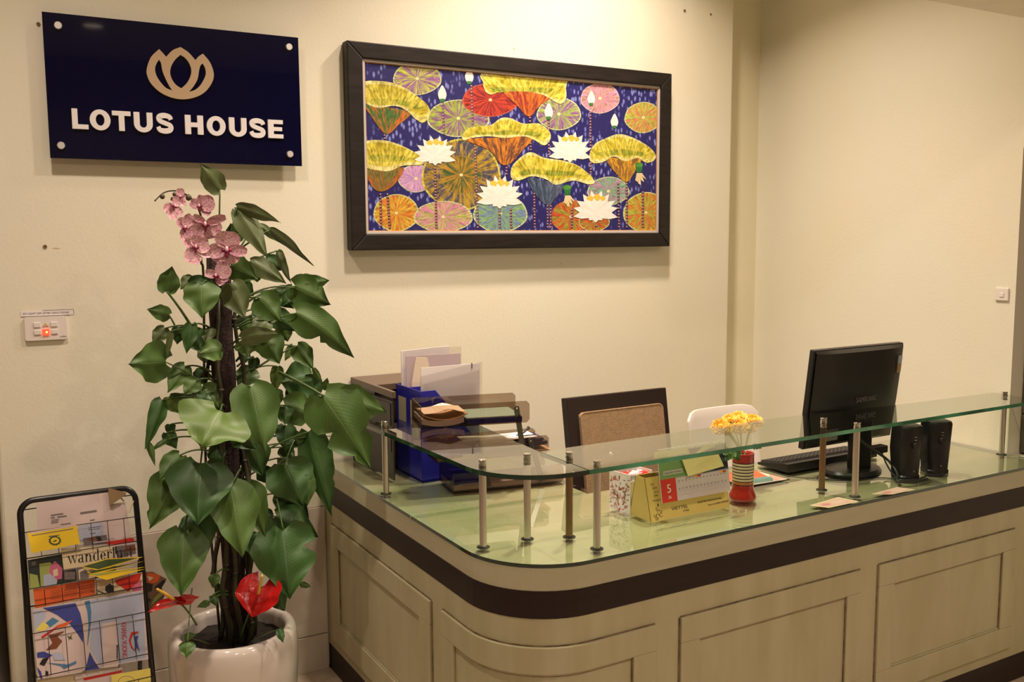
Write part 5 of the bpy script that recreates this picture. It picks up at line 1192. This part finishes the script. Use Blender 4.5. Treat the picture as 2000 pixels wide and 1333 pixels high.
tray_item('folder', 'dark blue file under the teal folder in the top letter tray', 'folder', 2, (.15, .004, .003), (.328, .155, .0195), 'blue')
tray_item('paper_sheet', 'curled tan envelope on top of the papers in the top letter tray', 'paper', 2, (.01, .004, .020), (.150, .150, .0225), 'kraft', lambda s: .018*(abs(s-.5)*2)**2)
tray_item('paper_sheet', 'white curled sheet under the tan envelope in the top letter tray', 'paper', 2, (.004, .003, .003), (.138, .150, .0195), 'paper', lambda s: .010*(abs(s-.5)*2)**2)
tray_item('paper_sheet', 'cream crumpled receipt peaking above the top letter tray', 'paper', 2, (.012, .008, .0235), (.145, .12, .0245), 'paper_c', lambda s: .020+.012*math.exp(-((s-.6)/.22)**2))
# ------------------------------------------------------------------ desk calendar set
t = thing('sweet_box', 'white box with red and brown sprinkle pattern holding red wrapped sweets', 'box', (1.69, -1.05, ZW))
ax = V((1.628, -1.028, ZW)); bx_ = V((1.642, -1.112, ZW)); d1 = (bx_-ax).normalized(); d2 = V((-d1.y, d1.x, 0)); BH = .118; BW = .095; BD = .085
def bp(s, tt, z): return ax+d1*s+d2*tt+Z*z
for (s0, s1, t0, t1) in ((0, BD, 0, .002), (0, BD, BW-.002, BW), (0, .002, .002, BW-.002), (BD-.002, BD, .002, BW-.002)):
    mb = MB(); Mx = Matrix((d1, d2, Z)).transposed().to_4x4(); Mx.translation = ax; mb.box((s0, t0, 0), (s1, t1, BH-(.0 if s0 == 0 else .02)), T=Mx); build('box_wall', mb, 'paper_c' if False else 'paper', t)
random.seed(12); pm = MB()
for i in range(84):
    s, z, a = random.uniform(.005, BD-.005), random.uniform(.004, BH-.012), random.uniform(0, PI); l = random.uniform(.005, .008); w = .0010 if i % 5 else .0022
    c = [sr(150,70,50), sr(196,50,40), sr(120,90,60), sr(160,110,80)][i % 4]
    pm.flat([(s+l*math.cos(a)*p-w*math.sin(a)*q, z+l*math.sin(a)*p+w*math.cos(a)*q) for p, q in ((-1,0),(-.5,-1),(.6,-1),(1,0),(.5,1),(-.6,1))], (ax, d1, Z, -d2), .0004+.00002*i, c)
build('sprinkle_print', pm, 'print', t)
for i, (s, tt, z, m, lb) in enumerate(((.03, .03, .102, 'red_plastic', 'red wrapped sweet at the left of the patterned box'), (.05, .055, .104, 'pinkclear', 'pale clear-wrapped sweet in the middle of the patterned box'), (.06, .08, .102, 'red_plastic', 'red wrapped sweet at the right of the patterned box'), (.03, .065, .100, 'pinkclear', 'clear-wrapped sweet at the back of the patterned box'))):
    c = bp(s, tt, z); mb = MB().ball(c, (.022, .014, .011), 14, 8); mb.ball(c+V((.024, 0, .003)), (.008, .006, .009), 8, 6)
    tag(build('wrapped_sweet', mb, m, smooth=True), lb, 'sweet', 'wrapped sweets in the patterned box')
pa, pb = bp(.04, .045, .10), bp(.0, .0, .17)
t = thing('pen', 'clear plastic pen standing in the patterned sweet box', 'pen', tuple(pa)); build('barrel', MB().tube([pa, pa.lerp(pb, .85)], .004, 10), 'clear', t, smooth=True); build('pen_cap', MB().tube([pa.lerp(pb, .85), pb], .0045, 10), 'pinkclear', t, smooth=True)
# yellow stand: trapezoid prism
t = thing('calendar_stand', 'yellow cardboard desk calendar stand with VIETTEL print and pen compartment', 'calendar', (1.80, -1.14, ZW))
q0, q1 = V((1.645, -1.205, ZW)), V((1.944, -1.205, ZW)); back = V((1.642, -1.108, ZW)); D2 = .098
xs0, xs1, xdiv = 1.645, 1.944, 1.715; yf, ybk = -1.206, -1.106
FT = .122                                      # stand height; front leans back, back leans forward
yft, ybt = -1.174, -1.132
def slab4(name, pts, n, th, m):
    mb = MB(); n = V(n); vs = [V(p) for p in pts]+[V(p)+n*th for p in pts]; k = len(pts)
    mb.add(vs, [tuple(range(k))[::-1], tuple(range(k, 2*k))]+[(i, (i+1) % k, (i+1) % k+k, i+k) for i in range(k)]); return build(name, mb, m, t)
slab4('front_panel', [(xs0, yf, ZW), (xs1, yf, ZW), (xs1, yft, ZW+FT), (xs0, yft, ZW+FT)], (0, 1, -.2), .0015, 'yellow_card')
slab4('back_panel', [(xs0, ybk, ZW), (xs1, ybk, ZW), (xs1, ybt, ZW+FT), (xs0, ybt, ZW+FT)], (0, -1, -.2), .0015, 'yellow_card')
slab4('side_panel', [(xs0, ybk, ZW), (xs0, yf, ZW), (xs0, yft, ZW+FT), (xs0, ybt, ZW+FT)], (1, 0, 0), .0015, 'yellow_card')
slab4('side_panel', [(xs1, yf, ZW), (xs1, ybk, ZW), (xs1, ybt, ZW+FT), (xs1, yft, ZW+FT)], (-1, 0, 0), .0015, 'yellow_card')
slab4('divider', [(xdiv, ybk+.004, ZW), (xdiv, yf+.004, ZW), (xdiv, yft+.003, ZW+FT), (xdiv, ybt-.003, ZW+FT)], (1, 0, 0), .0015, 'card_in')
fu = V((0, yft-yf, FT)).normalized(); fn = V((0, -FT, yft-yf)).normalized()
def fp_(x, h, d=.0006): return V((x, yf, ZW))+fu*h+fn*d
def ftext(s, x, h, size, m='ink', fit=None, al='LEFT'): text('lettering', s, (fp_(x, h), X, fu, fn), size, m, t, .0001, fit=fit, align=al)
ftext('VIETTEL', 1.724, .0225, .013, fit=.062); ftext('privilege', 1.765, .0135, .007)
ftext('CHUONG TRINH CHAM SOC KHACH HANG', 1.822, .0285, .008, fit=.094); ftext('Thong tin chi tiet 18008098', 1.860, .0165, .006, fit=.050); ftext('viettel', 1.912, .0165, .010, fit=.028)
for i, (x, h, w) in enumerate(((1.662, .104, .012), (1.667, .093, .017), (1.671, .081, .016), (1.668, .071, .016), (1.662, .058, .034))): ftext(['lich', 'van phong', 'nam moi', 'an khang', 'Chuc mung nam moi'][i], x, h, .006, fit=w)
pm = MB()
def squig(cx, ch, rr, a0, a1, w=.0007):
    for i in range(10):
        a = a0+(a1-a0)*i/10; b = a0+(a1-a0)*(i+1)/10
        pm.flat([(cx+rr*math.cos(a), ch+rr*math.sin(a)), (cx+rr*math.cos(b), ch+rr*math.sin(b)), (cx+(rr-w*2)*math.cos(b), ch+(rr-w*2)*math.sin(b)), (cx+(rr-w*2)*math.cos(a), ch+(rr-w*2)*math.sin(a))], (V((0, yf, ZW)), X, fu, fn), .0006, sr(60,50,40))
for c in ((1.672, .014, .007, 0, 5), (1.684, .016, .006, 1, 6), (1.663, .017, .005, 2, 7), (1.678, .026, .005, 0, 4), (1.672, .034, .004, 1, 5), (1.688, .024, .004, 0, 5), (1.667, .008, .005, 3, 7)): squig(*c)
pm.flat([(1.678, .040), (1.682, .046), (1.679, .050), (1.676, .044)], (V((0, yf, ZW)), X, fu, fn), .0006, sr(30,25,22))
build('line_drawing', pm, 'print', t)
# calendar pages on the spiral
t = thing('desk_calendar', 'spiral desk calendar page with green landscape photo and red 5 panel', 'calendar', (1.83, -1.20, ZW+.04))
c00, c10, c11, c01 = [aty(u, v, y) for (u, v, y) in ((1294, 984, -1.222), (1427, 960, -1.222), (1400, 846, -1.19), (1277, 862, -1.19))]
cu_ = X.copy(); cw = (c10-c00).length; cv = (c01-c00); cv = (cv-cu_*cv.dot(cu_)); cv.normalize(); CHF = (c01-c00).dot(cv); ch = min(CHF, (.984-c00.z)/cv.z); cn = cu_.cross(cv)
if cn.y > 0: cn = -cn
Bc = (c00, cu_, cv, cn)
mb = MB().prism([[(0, 0), (cw, 0), (cw, ch), (0, ch)]], Bc, -.004, 0, col=sr(205,190,190)); build('page', mb, 'print', t)
pm = MB(); P_ = lambda pts, c, i=0: pm.flat([(p[0]*cw, min(p[1]*CHF, ch-.001)) for p in pts], Bc, .0002+.0001*i, c)
P_([(0, .37), (1, .37), (1, .99), (0, .99)], sr(120,155,95), 0); P_([(0, 0), (.215, 0), (.215, .37), (0, .37)], sr(205,50,35), 0)
P_([(.62, .37), (1, .37), (1, .66), (.55, .66), (.45, .52)], sr(60,90,120), 1); P_([(.15, .85), (.50, .66), (.9, .56), (1, .58), (1, .70), (.5, .80), (.2, .93)], sr(66,62,70), 2); P_([(.2, .99), (1, .99), (1, .72), (.5, .82)], sr(150,170,150), 2)
P_([(.78, .42), (.84, .50), (.90, .46), (.98, .54), (1, .40), (.8, .38)], sr(30,34,34), 3); P_([(.30, .74), (.52, .66), (.53, .68), (.32, .77)], sr(190,180,170), 3); P_([(.28, .80), (.45, .73), (.46, .75), (.29, .83)], sr(190,180,170), 3)
P_([(.05, .43), (.33, .43), (.33, .50), (.05, .50)], sr(190,190,170), 4)
for i in range(2):
    for j in range(14): P_([(.25+.052*j, .30-.09*i*1.4), (.268+.052*j, .30-.09*i*1.4), (.268+.052*j, .315-.09*i*1.4), (.25+.052*j, .315-.09*i*1.4)], sr(130,125,140), 1)
P_([(.48, .325), (.53, .325), (.53, .355), (.48, .355)], sr(235,170,60), 1); P_([(.53, .325), (.58, .325), (.58, .355), (.53, .355)], sr(200,50,40), 1); P_([(.86, .325), (.91, .325), (.91, .355), (.86, .355)], sr(235,170,60), 1); P_([(.91, .325), (.96, .325), (.96, .355), (.91, .355)], sr(200,50,40), 1)
for j in range(3): P_([(.25, .085+.055*j), (.95, .085+.055*j), (.95, .088+.055*j), (.25, .088+.055*j)], sr(180,170,175), 1)
build('page_print', pm, 'print', t)
text('lettering', '5', (c00+cu_*cw*.11+cv*CHF*.15+cn*.0006, cu_, cv, cn), .034, 'whiteink', t, .0001)
text('lettering', '26', (c00+cu_*cw*.11+cv*CHF*.055+cn*.0006, cu_, cv, cn), .012, 'whiteink', t, .0001)
text('lettering', 'Quang Ninh, Viet Nam', (c00+cu_*cw*.065+cv*CHF*.452+cn*.0009, cu_, cv, cn), .007, 'greyink', t, .0001, fit=cw*.24, align='LEFT')
for i in range(30):
    c = c00+cu_*(cw*(.03+.94*i/29))+cv*(ch-.002)
    build('spiral_loop', MB().tube([c+cn*.0065*math.cos(a)+cv*(.004+.0065*math.sin(a))-cn*.003 for a in [2*PI*k/10 for k in range(10)]], .0011, 5, closed=True), 'white_plastic', t, smooth=True)
def sticky(corners, d, lab, curl=0):
    q = [aty(u, v, -1.2) for u, v in corners]; pts = []
    for u, v in corners:
        p = atp(u, v, c00+cn*d, cn)-c00; pts.append((p.dot(cu_), min(p.dot(cv), ch+.003)))
    tag(build('sticky_note', MB().prism([pts], Bc, d-.0004, d), 'sticky'), lab, 'sticky note')
sticky([(1344,931), (1414,911), (1402,884), (1330,893)], .010, 'pale yellow sticky note with handwriting on the lower front of the calendar')
sticky([(1276,897), (1346,886), (1342,860), (1278,872)], .006, 'folded pale yellow sticky note on the calendar spiral')
sticky([(1350,893), (1396,872), (1398,858), (1376,862)], .014, 'upper yellow sticky note curling on the calendar right side')
# vase
vx, vy = 2.031, -1.168
t = thing('flower_vase', 'red ceramic vase with cream and black stripes on the counter', 'vase', (vx, vy, ZW)); vr = .033
prof = [(.030, 0), (.0405, .004), (.0415, .012), (.040, .020), (.0345, .030), (.0325, .040)]; mis = [0]*5
zc = .040
for w, mi in ((.011, 0), (.003, 2), (.008, 3), (.003, 2)): zc += w; prof.append((.0325, zc)); mis.append(mi)
for i in range(6):
    for w, mi in ((.0062, 1), (.0033, 2)): zc += w; prof.append((.0328, zc)); mis.append(mi)
prof += [(.0322, zc+.016), (.0330, .146), (.0325, .149), (.029, .149), (.028, .135), (.028, .05), (0, .05)]; mis += [0]*8
build('vase_body', MB().lathe(prof, 40, (vx, vy, ZW), cap=False, mis=mis), ['red_glaze', 'cream_glaze', 'dark_glaze', 'orange_glaze'], t, smooth=True)
random.seed(5)
FL = [(1406,832,-1.075,19,'leftmost yellow chrysanthemum in the red striped vase'), (1424,818,-1.05,15,'yellow chrysanthemum bloom at the back left of the vase bouquet'), (1443,814,-1.045,19,'yellow chrysanthemum bloom at the top of the vase bouquet'), (1443,830,-1.075,21,'front centre yellow chrysanthemum of the vase bouquet'), (1474,820,-1.065,20,'rightmost yellow chrysanthemum in the red striped vase'), (1466,833,-1.075,15,'low right yellow chrysanthemum above the glass shelf'), (1418,838,-1.078,14,'low left yellow chrysanthemum touching the glass shelf')]
for i, (u, v, y, r, lab) in enumerate(FL):
    c = aty(u, v, y+.01); k = mpp(c)*r
    tp = V((vx+.012*math.cos(i*.9), vy+.012*math.sin(i*.9), ZW+.055))
    f = thing('chrysanthemum', lab, 'flower', tuple(tp), 'yellow chrysanthemums in the striped vase')
    nrm = (VIEW(c)+V((0, 0, .75))+(c-V((2.10, -1.06, .99)))*6).normalized(); a1 = nrm.orthogonal().normalized(); a2 = nrm.cross(a1)
    mb = MB()
    for L in range(5):
        n = (22, 20, 16, 12, 8)[L]; rad = k*(1, .88, .7, .5, .3)[L]; el_ = (.05, .25, .5, .8, 1.15)[L]
        for j in range(n):
            a = 2*PI*(j+.5*(L % 2))/n+random.uniform(-.1, .1); d = (a1*math.cos(a)+a2*math.sin(a)); dd = d*math.cos(el_)+nrm*math.sin(el_); sd = d.cross(nrm).normalized(); w = rad*.17
            b0 = c-nrm*k*.25; l = rad*random.uniform(.9, 1.08)
            p = [b0, b0+dd*l*.6+sd*w, b0+dd*l+nrm*k*.03*L+sd*w*.5, b0+dd*l-sd*w*.5, b0+dd*l*.6-sd*w]
            mb.add(p, [(0, 1, 2, 3, 4)])
    mb.ball(c-nrm*k*.2, k*.35, 10, 6); build('bloom', mb, 'mum', f)
    build('flower_stem', MB().tube(bez(tp, V((vx, vy, ZW+.18)), c-nrm*k*.3, 8), .0022, 6), 'petiole', f, smooth=True)
lf = [o for o in COL.objects if o.name.startswith('chrysanthemum')][0]
def vleaf(b, tt, w, y0, y1, m='leafgreen'):
    P0 = aty(b[0], b[1], y0); P1 = aty(tt[0], tt[1], y1); build('leaf', leafmesh(P0, P1, w*mpp(P0), .1, .15, 0, .05, ((.4,1,.5),(.4,-1,.5),(.7,1,.4)), .03, 3), 'leaf', lf, smooth=True)
for b, tt, w in (((1434,882), (1444,902), 20), ((1432,880), (1416,902), 24), ((1425,878), (1412,890), 16), ((1470,872), (1488,876), 12)): vleaf(b, tt, w, vy-.045, vy-.055)
# mouse pad, keyboard, monitor, speakers
tm_ = thing('mouse_pad', 'mouse pad with orange, teal and white pattern by the keyboard', 'mouse pad', (2.235, -.99, ZW))
MP = [(2.145, -1.068), (2.333, -1.074), (2.322, -.915), (2.135, -.905)]
build('pad_base', MB().prism([MP], ((0,0,0), X, Y, Z), ZW, ZW+.003), 'rubber', tm_)
pm = MB(); B0 = ((0,0,0), X, Y, Z)
pm.flat([(2.149,-1.064),(2.329,-1.070),(2.318,-.919),(2.139,-.909)], B0, ZW+.0031, sr(205,190,170)); pm.flat([(2.149,-1.02),(2.29,-1.03),(2.318,-.94),(2.318,-.919),(2.139,-.909)], B0, ZW+.0032, sr(215,90,50)); pm.flat([(2.149,-1.05),(2.27,-1.062),(2.31,-1.02),(2.285,-1.005),(2.149,-1.0)], B0, ZW+.0033, sr(90,130,120)); pm.flat([(2.28,-1.065),(2.325,-1.06),(2.322,-.99),(2.30,-1.02)], B0, ZW+.0034, sr(190,150,130))
build('pad_print', pm, 'print', tm_)
kbx, kby, kw, kd = 2.388, -1.012, .455, .142
t = thing('keyboard', 'black computer keyboard lying under the monitor', 'keyboard', (kbx+kw/2, kby+kd/2, ZW))
mb = MB(); vs = []
pr_ = [(0, .003), (kd, .003), (kd, .012), (.03, .030), (0, .033)]
mb.prism([[(kby+p, ZW+z) for p, z in pr_]], ((kbx, 0, 0), Y, Z, X), 0, kw); build('case', mb, 'black', t, bevel=.002)
for x in (.02, kw-.05): build('foot', MB().box((kbx+x, kby+.008, ZW), (kbx+x+.03, kby+.016, ZW+.004)), 'rubber', t)
sl_ = (.012-.030)/(kd-.03); nk = V((0, -sl_, 1)).normalized(); kt = V((0, 1, sl_)).normalized()
proto = None
def keyz(y): return ZW+.030+sl_*(y-.03)
mk = MB(); Mx = Matrix((X, kt, nk)).transposed().to_4x4()
for r_ in range(6):
    y = .040+r_*.0168
    for c_ in range(21):
        if c_ in (14, 18) and r_ != 1: pass
        x = .014+c_*.0205
        Mx.translation = (kbx+x, kby+y, keyz(y))
        if proto is None:
            mb = MB(); b = [(-.0086, -.0072, 0), (.0086, -.0072, 0), (.0086, .0072, 0), (-.0086, .0072, 0), (-.0066, -.0050, .0075), (.0066, -.0050, .0075), (.0066, .0056, .0075), (-.0066, .0056, .0075)]
            mb.add(b, [(0,1,5,4),(1,2,6,5),(2,3,7,6),(3,0,4,7),(4,5,6,7)]); mb.v = [tuple(V(p)+org(t)) for p in mb.v]
            proto = build('key', mb, 'key', t); k_ = proto
        else: k_ = proto.copy(); COL.objects.link(k_)
        k_.matrix_local = Matrix.Translation(-org(t)) @ Mx
t = thing('monitor', 'black flat monitor seen from behind on the front worktop', 'monitor', (2.60, -1.10, ZW))
m0, m1, mz0, mz1 = 2.402, 2.848, .876, 1.219
Tm = rot('X', 6.7, (2.62, -1.09, 1.05))
def mprism(loop, y0, y1): mb = MB().prism([loop], ((0, y0, 0), X, Z, Y), 0, y1-y0); mb.v = [tuple(Tm @ V(p)) for p in mb.v]; return mb
build('bezel', mprism([(m0, mz0), (m1, mz0), (m1, mz1), (m0, mz1)], -1.082, -1.060), 'black', t, bevel=.004)
mb = MB(); n = 12; rows = []
for i, (z, dd, ins) in enumerate(((mz0+.003, .001, .003), (mz0+.012, .010, .006), (1.02, .024, .006), (1.14, .027, .006), (1.165, .023, .006), (mz1-.012, .022, .007), (mz1-.003, .003, .003))):
    for j in range(n+1):
        s = -1+2*j/n; x = (m0+m1)/2+s*((m1-m0)/2-ins); bow = dd*(1-.75*s**4); zz = z
        if i == 3: zz = z-.028*(1-s*s)
        if i == 4: zz = z-.022*(1-s*s)
        mb.v.append(tuple(Tm @ V((x, -1.082-bow, zz))))
for i in range(6):
    for j in range(n): a = i*(n+1)+j; mb.f.append((a, a+1, a+n+2, a+n+1)); mb.mi.append(0)
o = build('back_shell', mb, 'black', t, smooth=True, auto=28)
Bm = (Tm @ V((2.652, -1.1105, 1.030)), X, (Tm.to_3x3() @ Z), (Tm.to_3x3() @ -Y))
text('lettering', 'SAMSUNG', Bm, .026, 'greyink', t, .0006, fit=.098)
mb = MB(); mb.box((m1-.040, -1.1015, 1.150), (m1-.022, -1.098, 1.178), T=Tm, col=sr(170,180,190)).box((m1-.040, -1.1015, 1.118), (m1-.022, -1.098, 1.1495), T=Tm, col=sr(170,140,100)); build('sticker', mb, 'print', t)
mb = MB().box((2.475, -1.109, .905), (2.535, -1.107, .945), T=Tm, col=sr(120,115,110)); build('rating_label', mb, 'print', t)
build('neck', MB().prism([rrect(2.575, -1.145, 2.655, -1.095, .015)], B0, ZW+.015, .96), 'black_gloss', t, bevel=.004)
mb = MB(); mb.lathe([(.112, 0), (.112, .006), (.104, .014), (.03, .020), (0, .020)], 48); mb.v = [(2.605+p[0], -1.10+p[1]*.74, ZW+p[2]) for p in mb.v]; build('stand_base', mb, 'black_gloss', t, smooth=True, auto=35)
mb = MB().box((2.655, -1.135, .842), (2.745, -1.10, .868)); build('cable_plug', mb, 'black', t, bevel=.004)
SPK = [((2.686, -1.258), 'left black desk speaker with volume knob beside the monitor'), ((2.836, -1.256), 'right black desk speaker nearest the right wall')]
def speaker(lab):
    x, y = SPK[0][0]; t = thing('desk_speaker', lab, 'speaker', (x, y, ZW), 'pair of black desk speakers')
    mb = MB(); secs = []
    for z, w, d0, d1 in ((0, .038, -.030, .030), (.010, .039, -.030, .032), (.014, .036, -.028, .034), (.10, .041, -.030, .040), (.172, .043, -.031, .036), (.180, .040, -.028, .032), (.183, .032, -.022, .024)):
        pts = [(-w, d1), (w, d1), (w*1.0, d0+.020)]+[(w*math.cos(a), d0+.020-.020*math.sin(a)) for a in [PI*i/10 for i in range(1, 10)]]+[(-w, d0+.020)]
        secs.append([(x+p[0], y+p[1]+(-.004 if z > .1 else 0), ZW+z) for p in pts])
    k = len(secs[0]); vs = [p for s in secs for p in s]; fs = []
    for i in range(len(secs)-1):
        for j in range(k): l = (j+1) % k; fs.append((i*k+l, i*k+j, (i+1)*k+j, (i+1)*k+l))
    fs += [tuple(range(k)), tuple((len(secs)-1)*k+i for i in range(k))[::-1]]
    mb.add(vs, fs); build('cabinet', mb, 'black_gloss', t, smooth=True, auto=35)
    yy = y-.0345
    kn = build('knob', MB().lathe([(.012, 0), (.012, .008), (.010, .010), (0, .010)], 20, T=Matrix.Translation((x, yy+.003, ZW+.118)) @ Matrix.Rotation(PI/2, 4, 'X')), 'black', t, smooth=True, auto=35)
    for z in (.135, .145): build('print_mark', MB().box((x-.004, yy-.001, ZW+z), (x+.004, yy+.002, ZW+z+.0015)), 'steel', t)
    build('led', MB().ball((x, yy+.002, ZW+.03), (.003, .0015, .003), 8, 6), 'greyink', t)
    for sx_ in (-1, 1): build('side_groove', MB().tube([(x+sx_*.036, y-.015, ZW+.148), (x+sx_*.0405, y+.02, ZW+.155)], .0022, 6), 'key', t)
    build('foot_ring', MB().lathe([(.036, 0), (.037, .004), (.030, .006)], 24, (x, y+.004, ZW), cap=False), 'rubber', t)
    return t
s0 = speaker(SPK[0][1]); s0.rotation_euler.z = math.radians(-14); s1 = dup(s0, (SPK[1][0][0]-SPK[0][0][0], 0, 0), SPK[1][1]); s1.rotation_euler.z = math.radians(-26)
def cable(pts, r, lab, m='cable'): tag(build('cable', MB().tube(spline([V(p) for p in pts], 6), r, 8), m, smooth=True), lab, 'cable')
zc = ZW+.0035
cable([(2.55, -1.15, .95), (2.58, -1.165, .90), (2.66, -1.20, .84), (2.64, -1.255, ZW+.02), (2.60, -1.29, zc+.004), (2.66, -1.312, zc), (2.72, -1.31, zc)], .0045, 'thick black monitor cable looping down to the worktop')
cable([(2.72, -1.12, .86), (2.69, -1.17, .82), (2.64, -1.24, .80), (2.615, -1.285, zc+.006), (2.65, -1.305, zc+.005), (2.71, -1.300, zc+.004), (2.755, -1.28, zc)], .0028, 'black cable from the plug to between the speakers')
cable([(2.76, -1.275, zc), (2.79, -1.292, zc), (2.826, -1.300, zc)], .002, 'thin black lead running to the right speaker')
cable([(2.45, -1.09, zc-.001), (2.42, -1.125, zc-.001), (2.50, -1.20, zc-.001), (2.60, -1.215, zc-.001), (2.645, -1.262, zc-.001)], .0018, 'thin black lead curving in front of the monitor base')
cable([(2.36, -.95, zc-.001), (2.36, -1.03, zc-.001), (2.40, -1.10, zc-.001), (2.47, -1.155, zc-.001)], .0016, 'thin mouse lead crossing beside the keyboard')
# banknotes under the glass
for pts, lab in (([(2.160, -1.318), (2.190, -1.366), (2.322, -1.366), (2.305, -1.300)], 'left pink banknote lying at the glass front edge by the steel post'), ([(2.420, -1.330), (2.475, -1.366), (2.585, -1.366), (2.560, -1.318)], 'right pink banknote lying at the glass front edge before the speakers')):
    t = thing('banknote', lab, 'banknote', (sum(p[0] for p in pts)/4, sum(p[1] for p in pts)/4, ZW+.0001), 'pink banknotes on the counter')
    build('note', MB().prism([pts], B0, ZW, ZW+.0004, col=sr(205,185,150)), 'print', t)
    cx_, cy_ = sum(p[0] for p in pts)/4, sum(p[1] for p in pts)/4; pm = MB()
    pm.flat([(cx_+(p[0]-cx_)*.86, cy_+(p[1]-cy_)*.80) for p in pts], B0, ZW+.0006, sr(198,160,145))
    pm.flat([(cx_+.02+.030*math.cos(a), cy_+.014*math.sin(a)) for a in [2*PI*i/16 for i in range(16)]], B0, ZW+.0007, sr(202,172,160)); pm.flat([(cx_-.035+.018*math.cos(a), cy_+.010*math.sin(a)) for a in [2*PI*i/16 for i in range(16)]], B0, ZW+.0008, sr(190,125,130))
    build('note_print', pm, 'print', t)
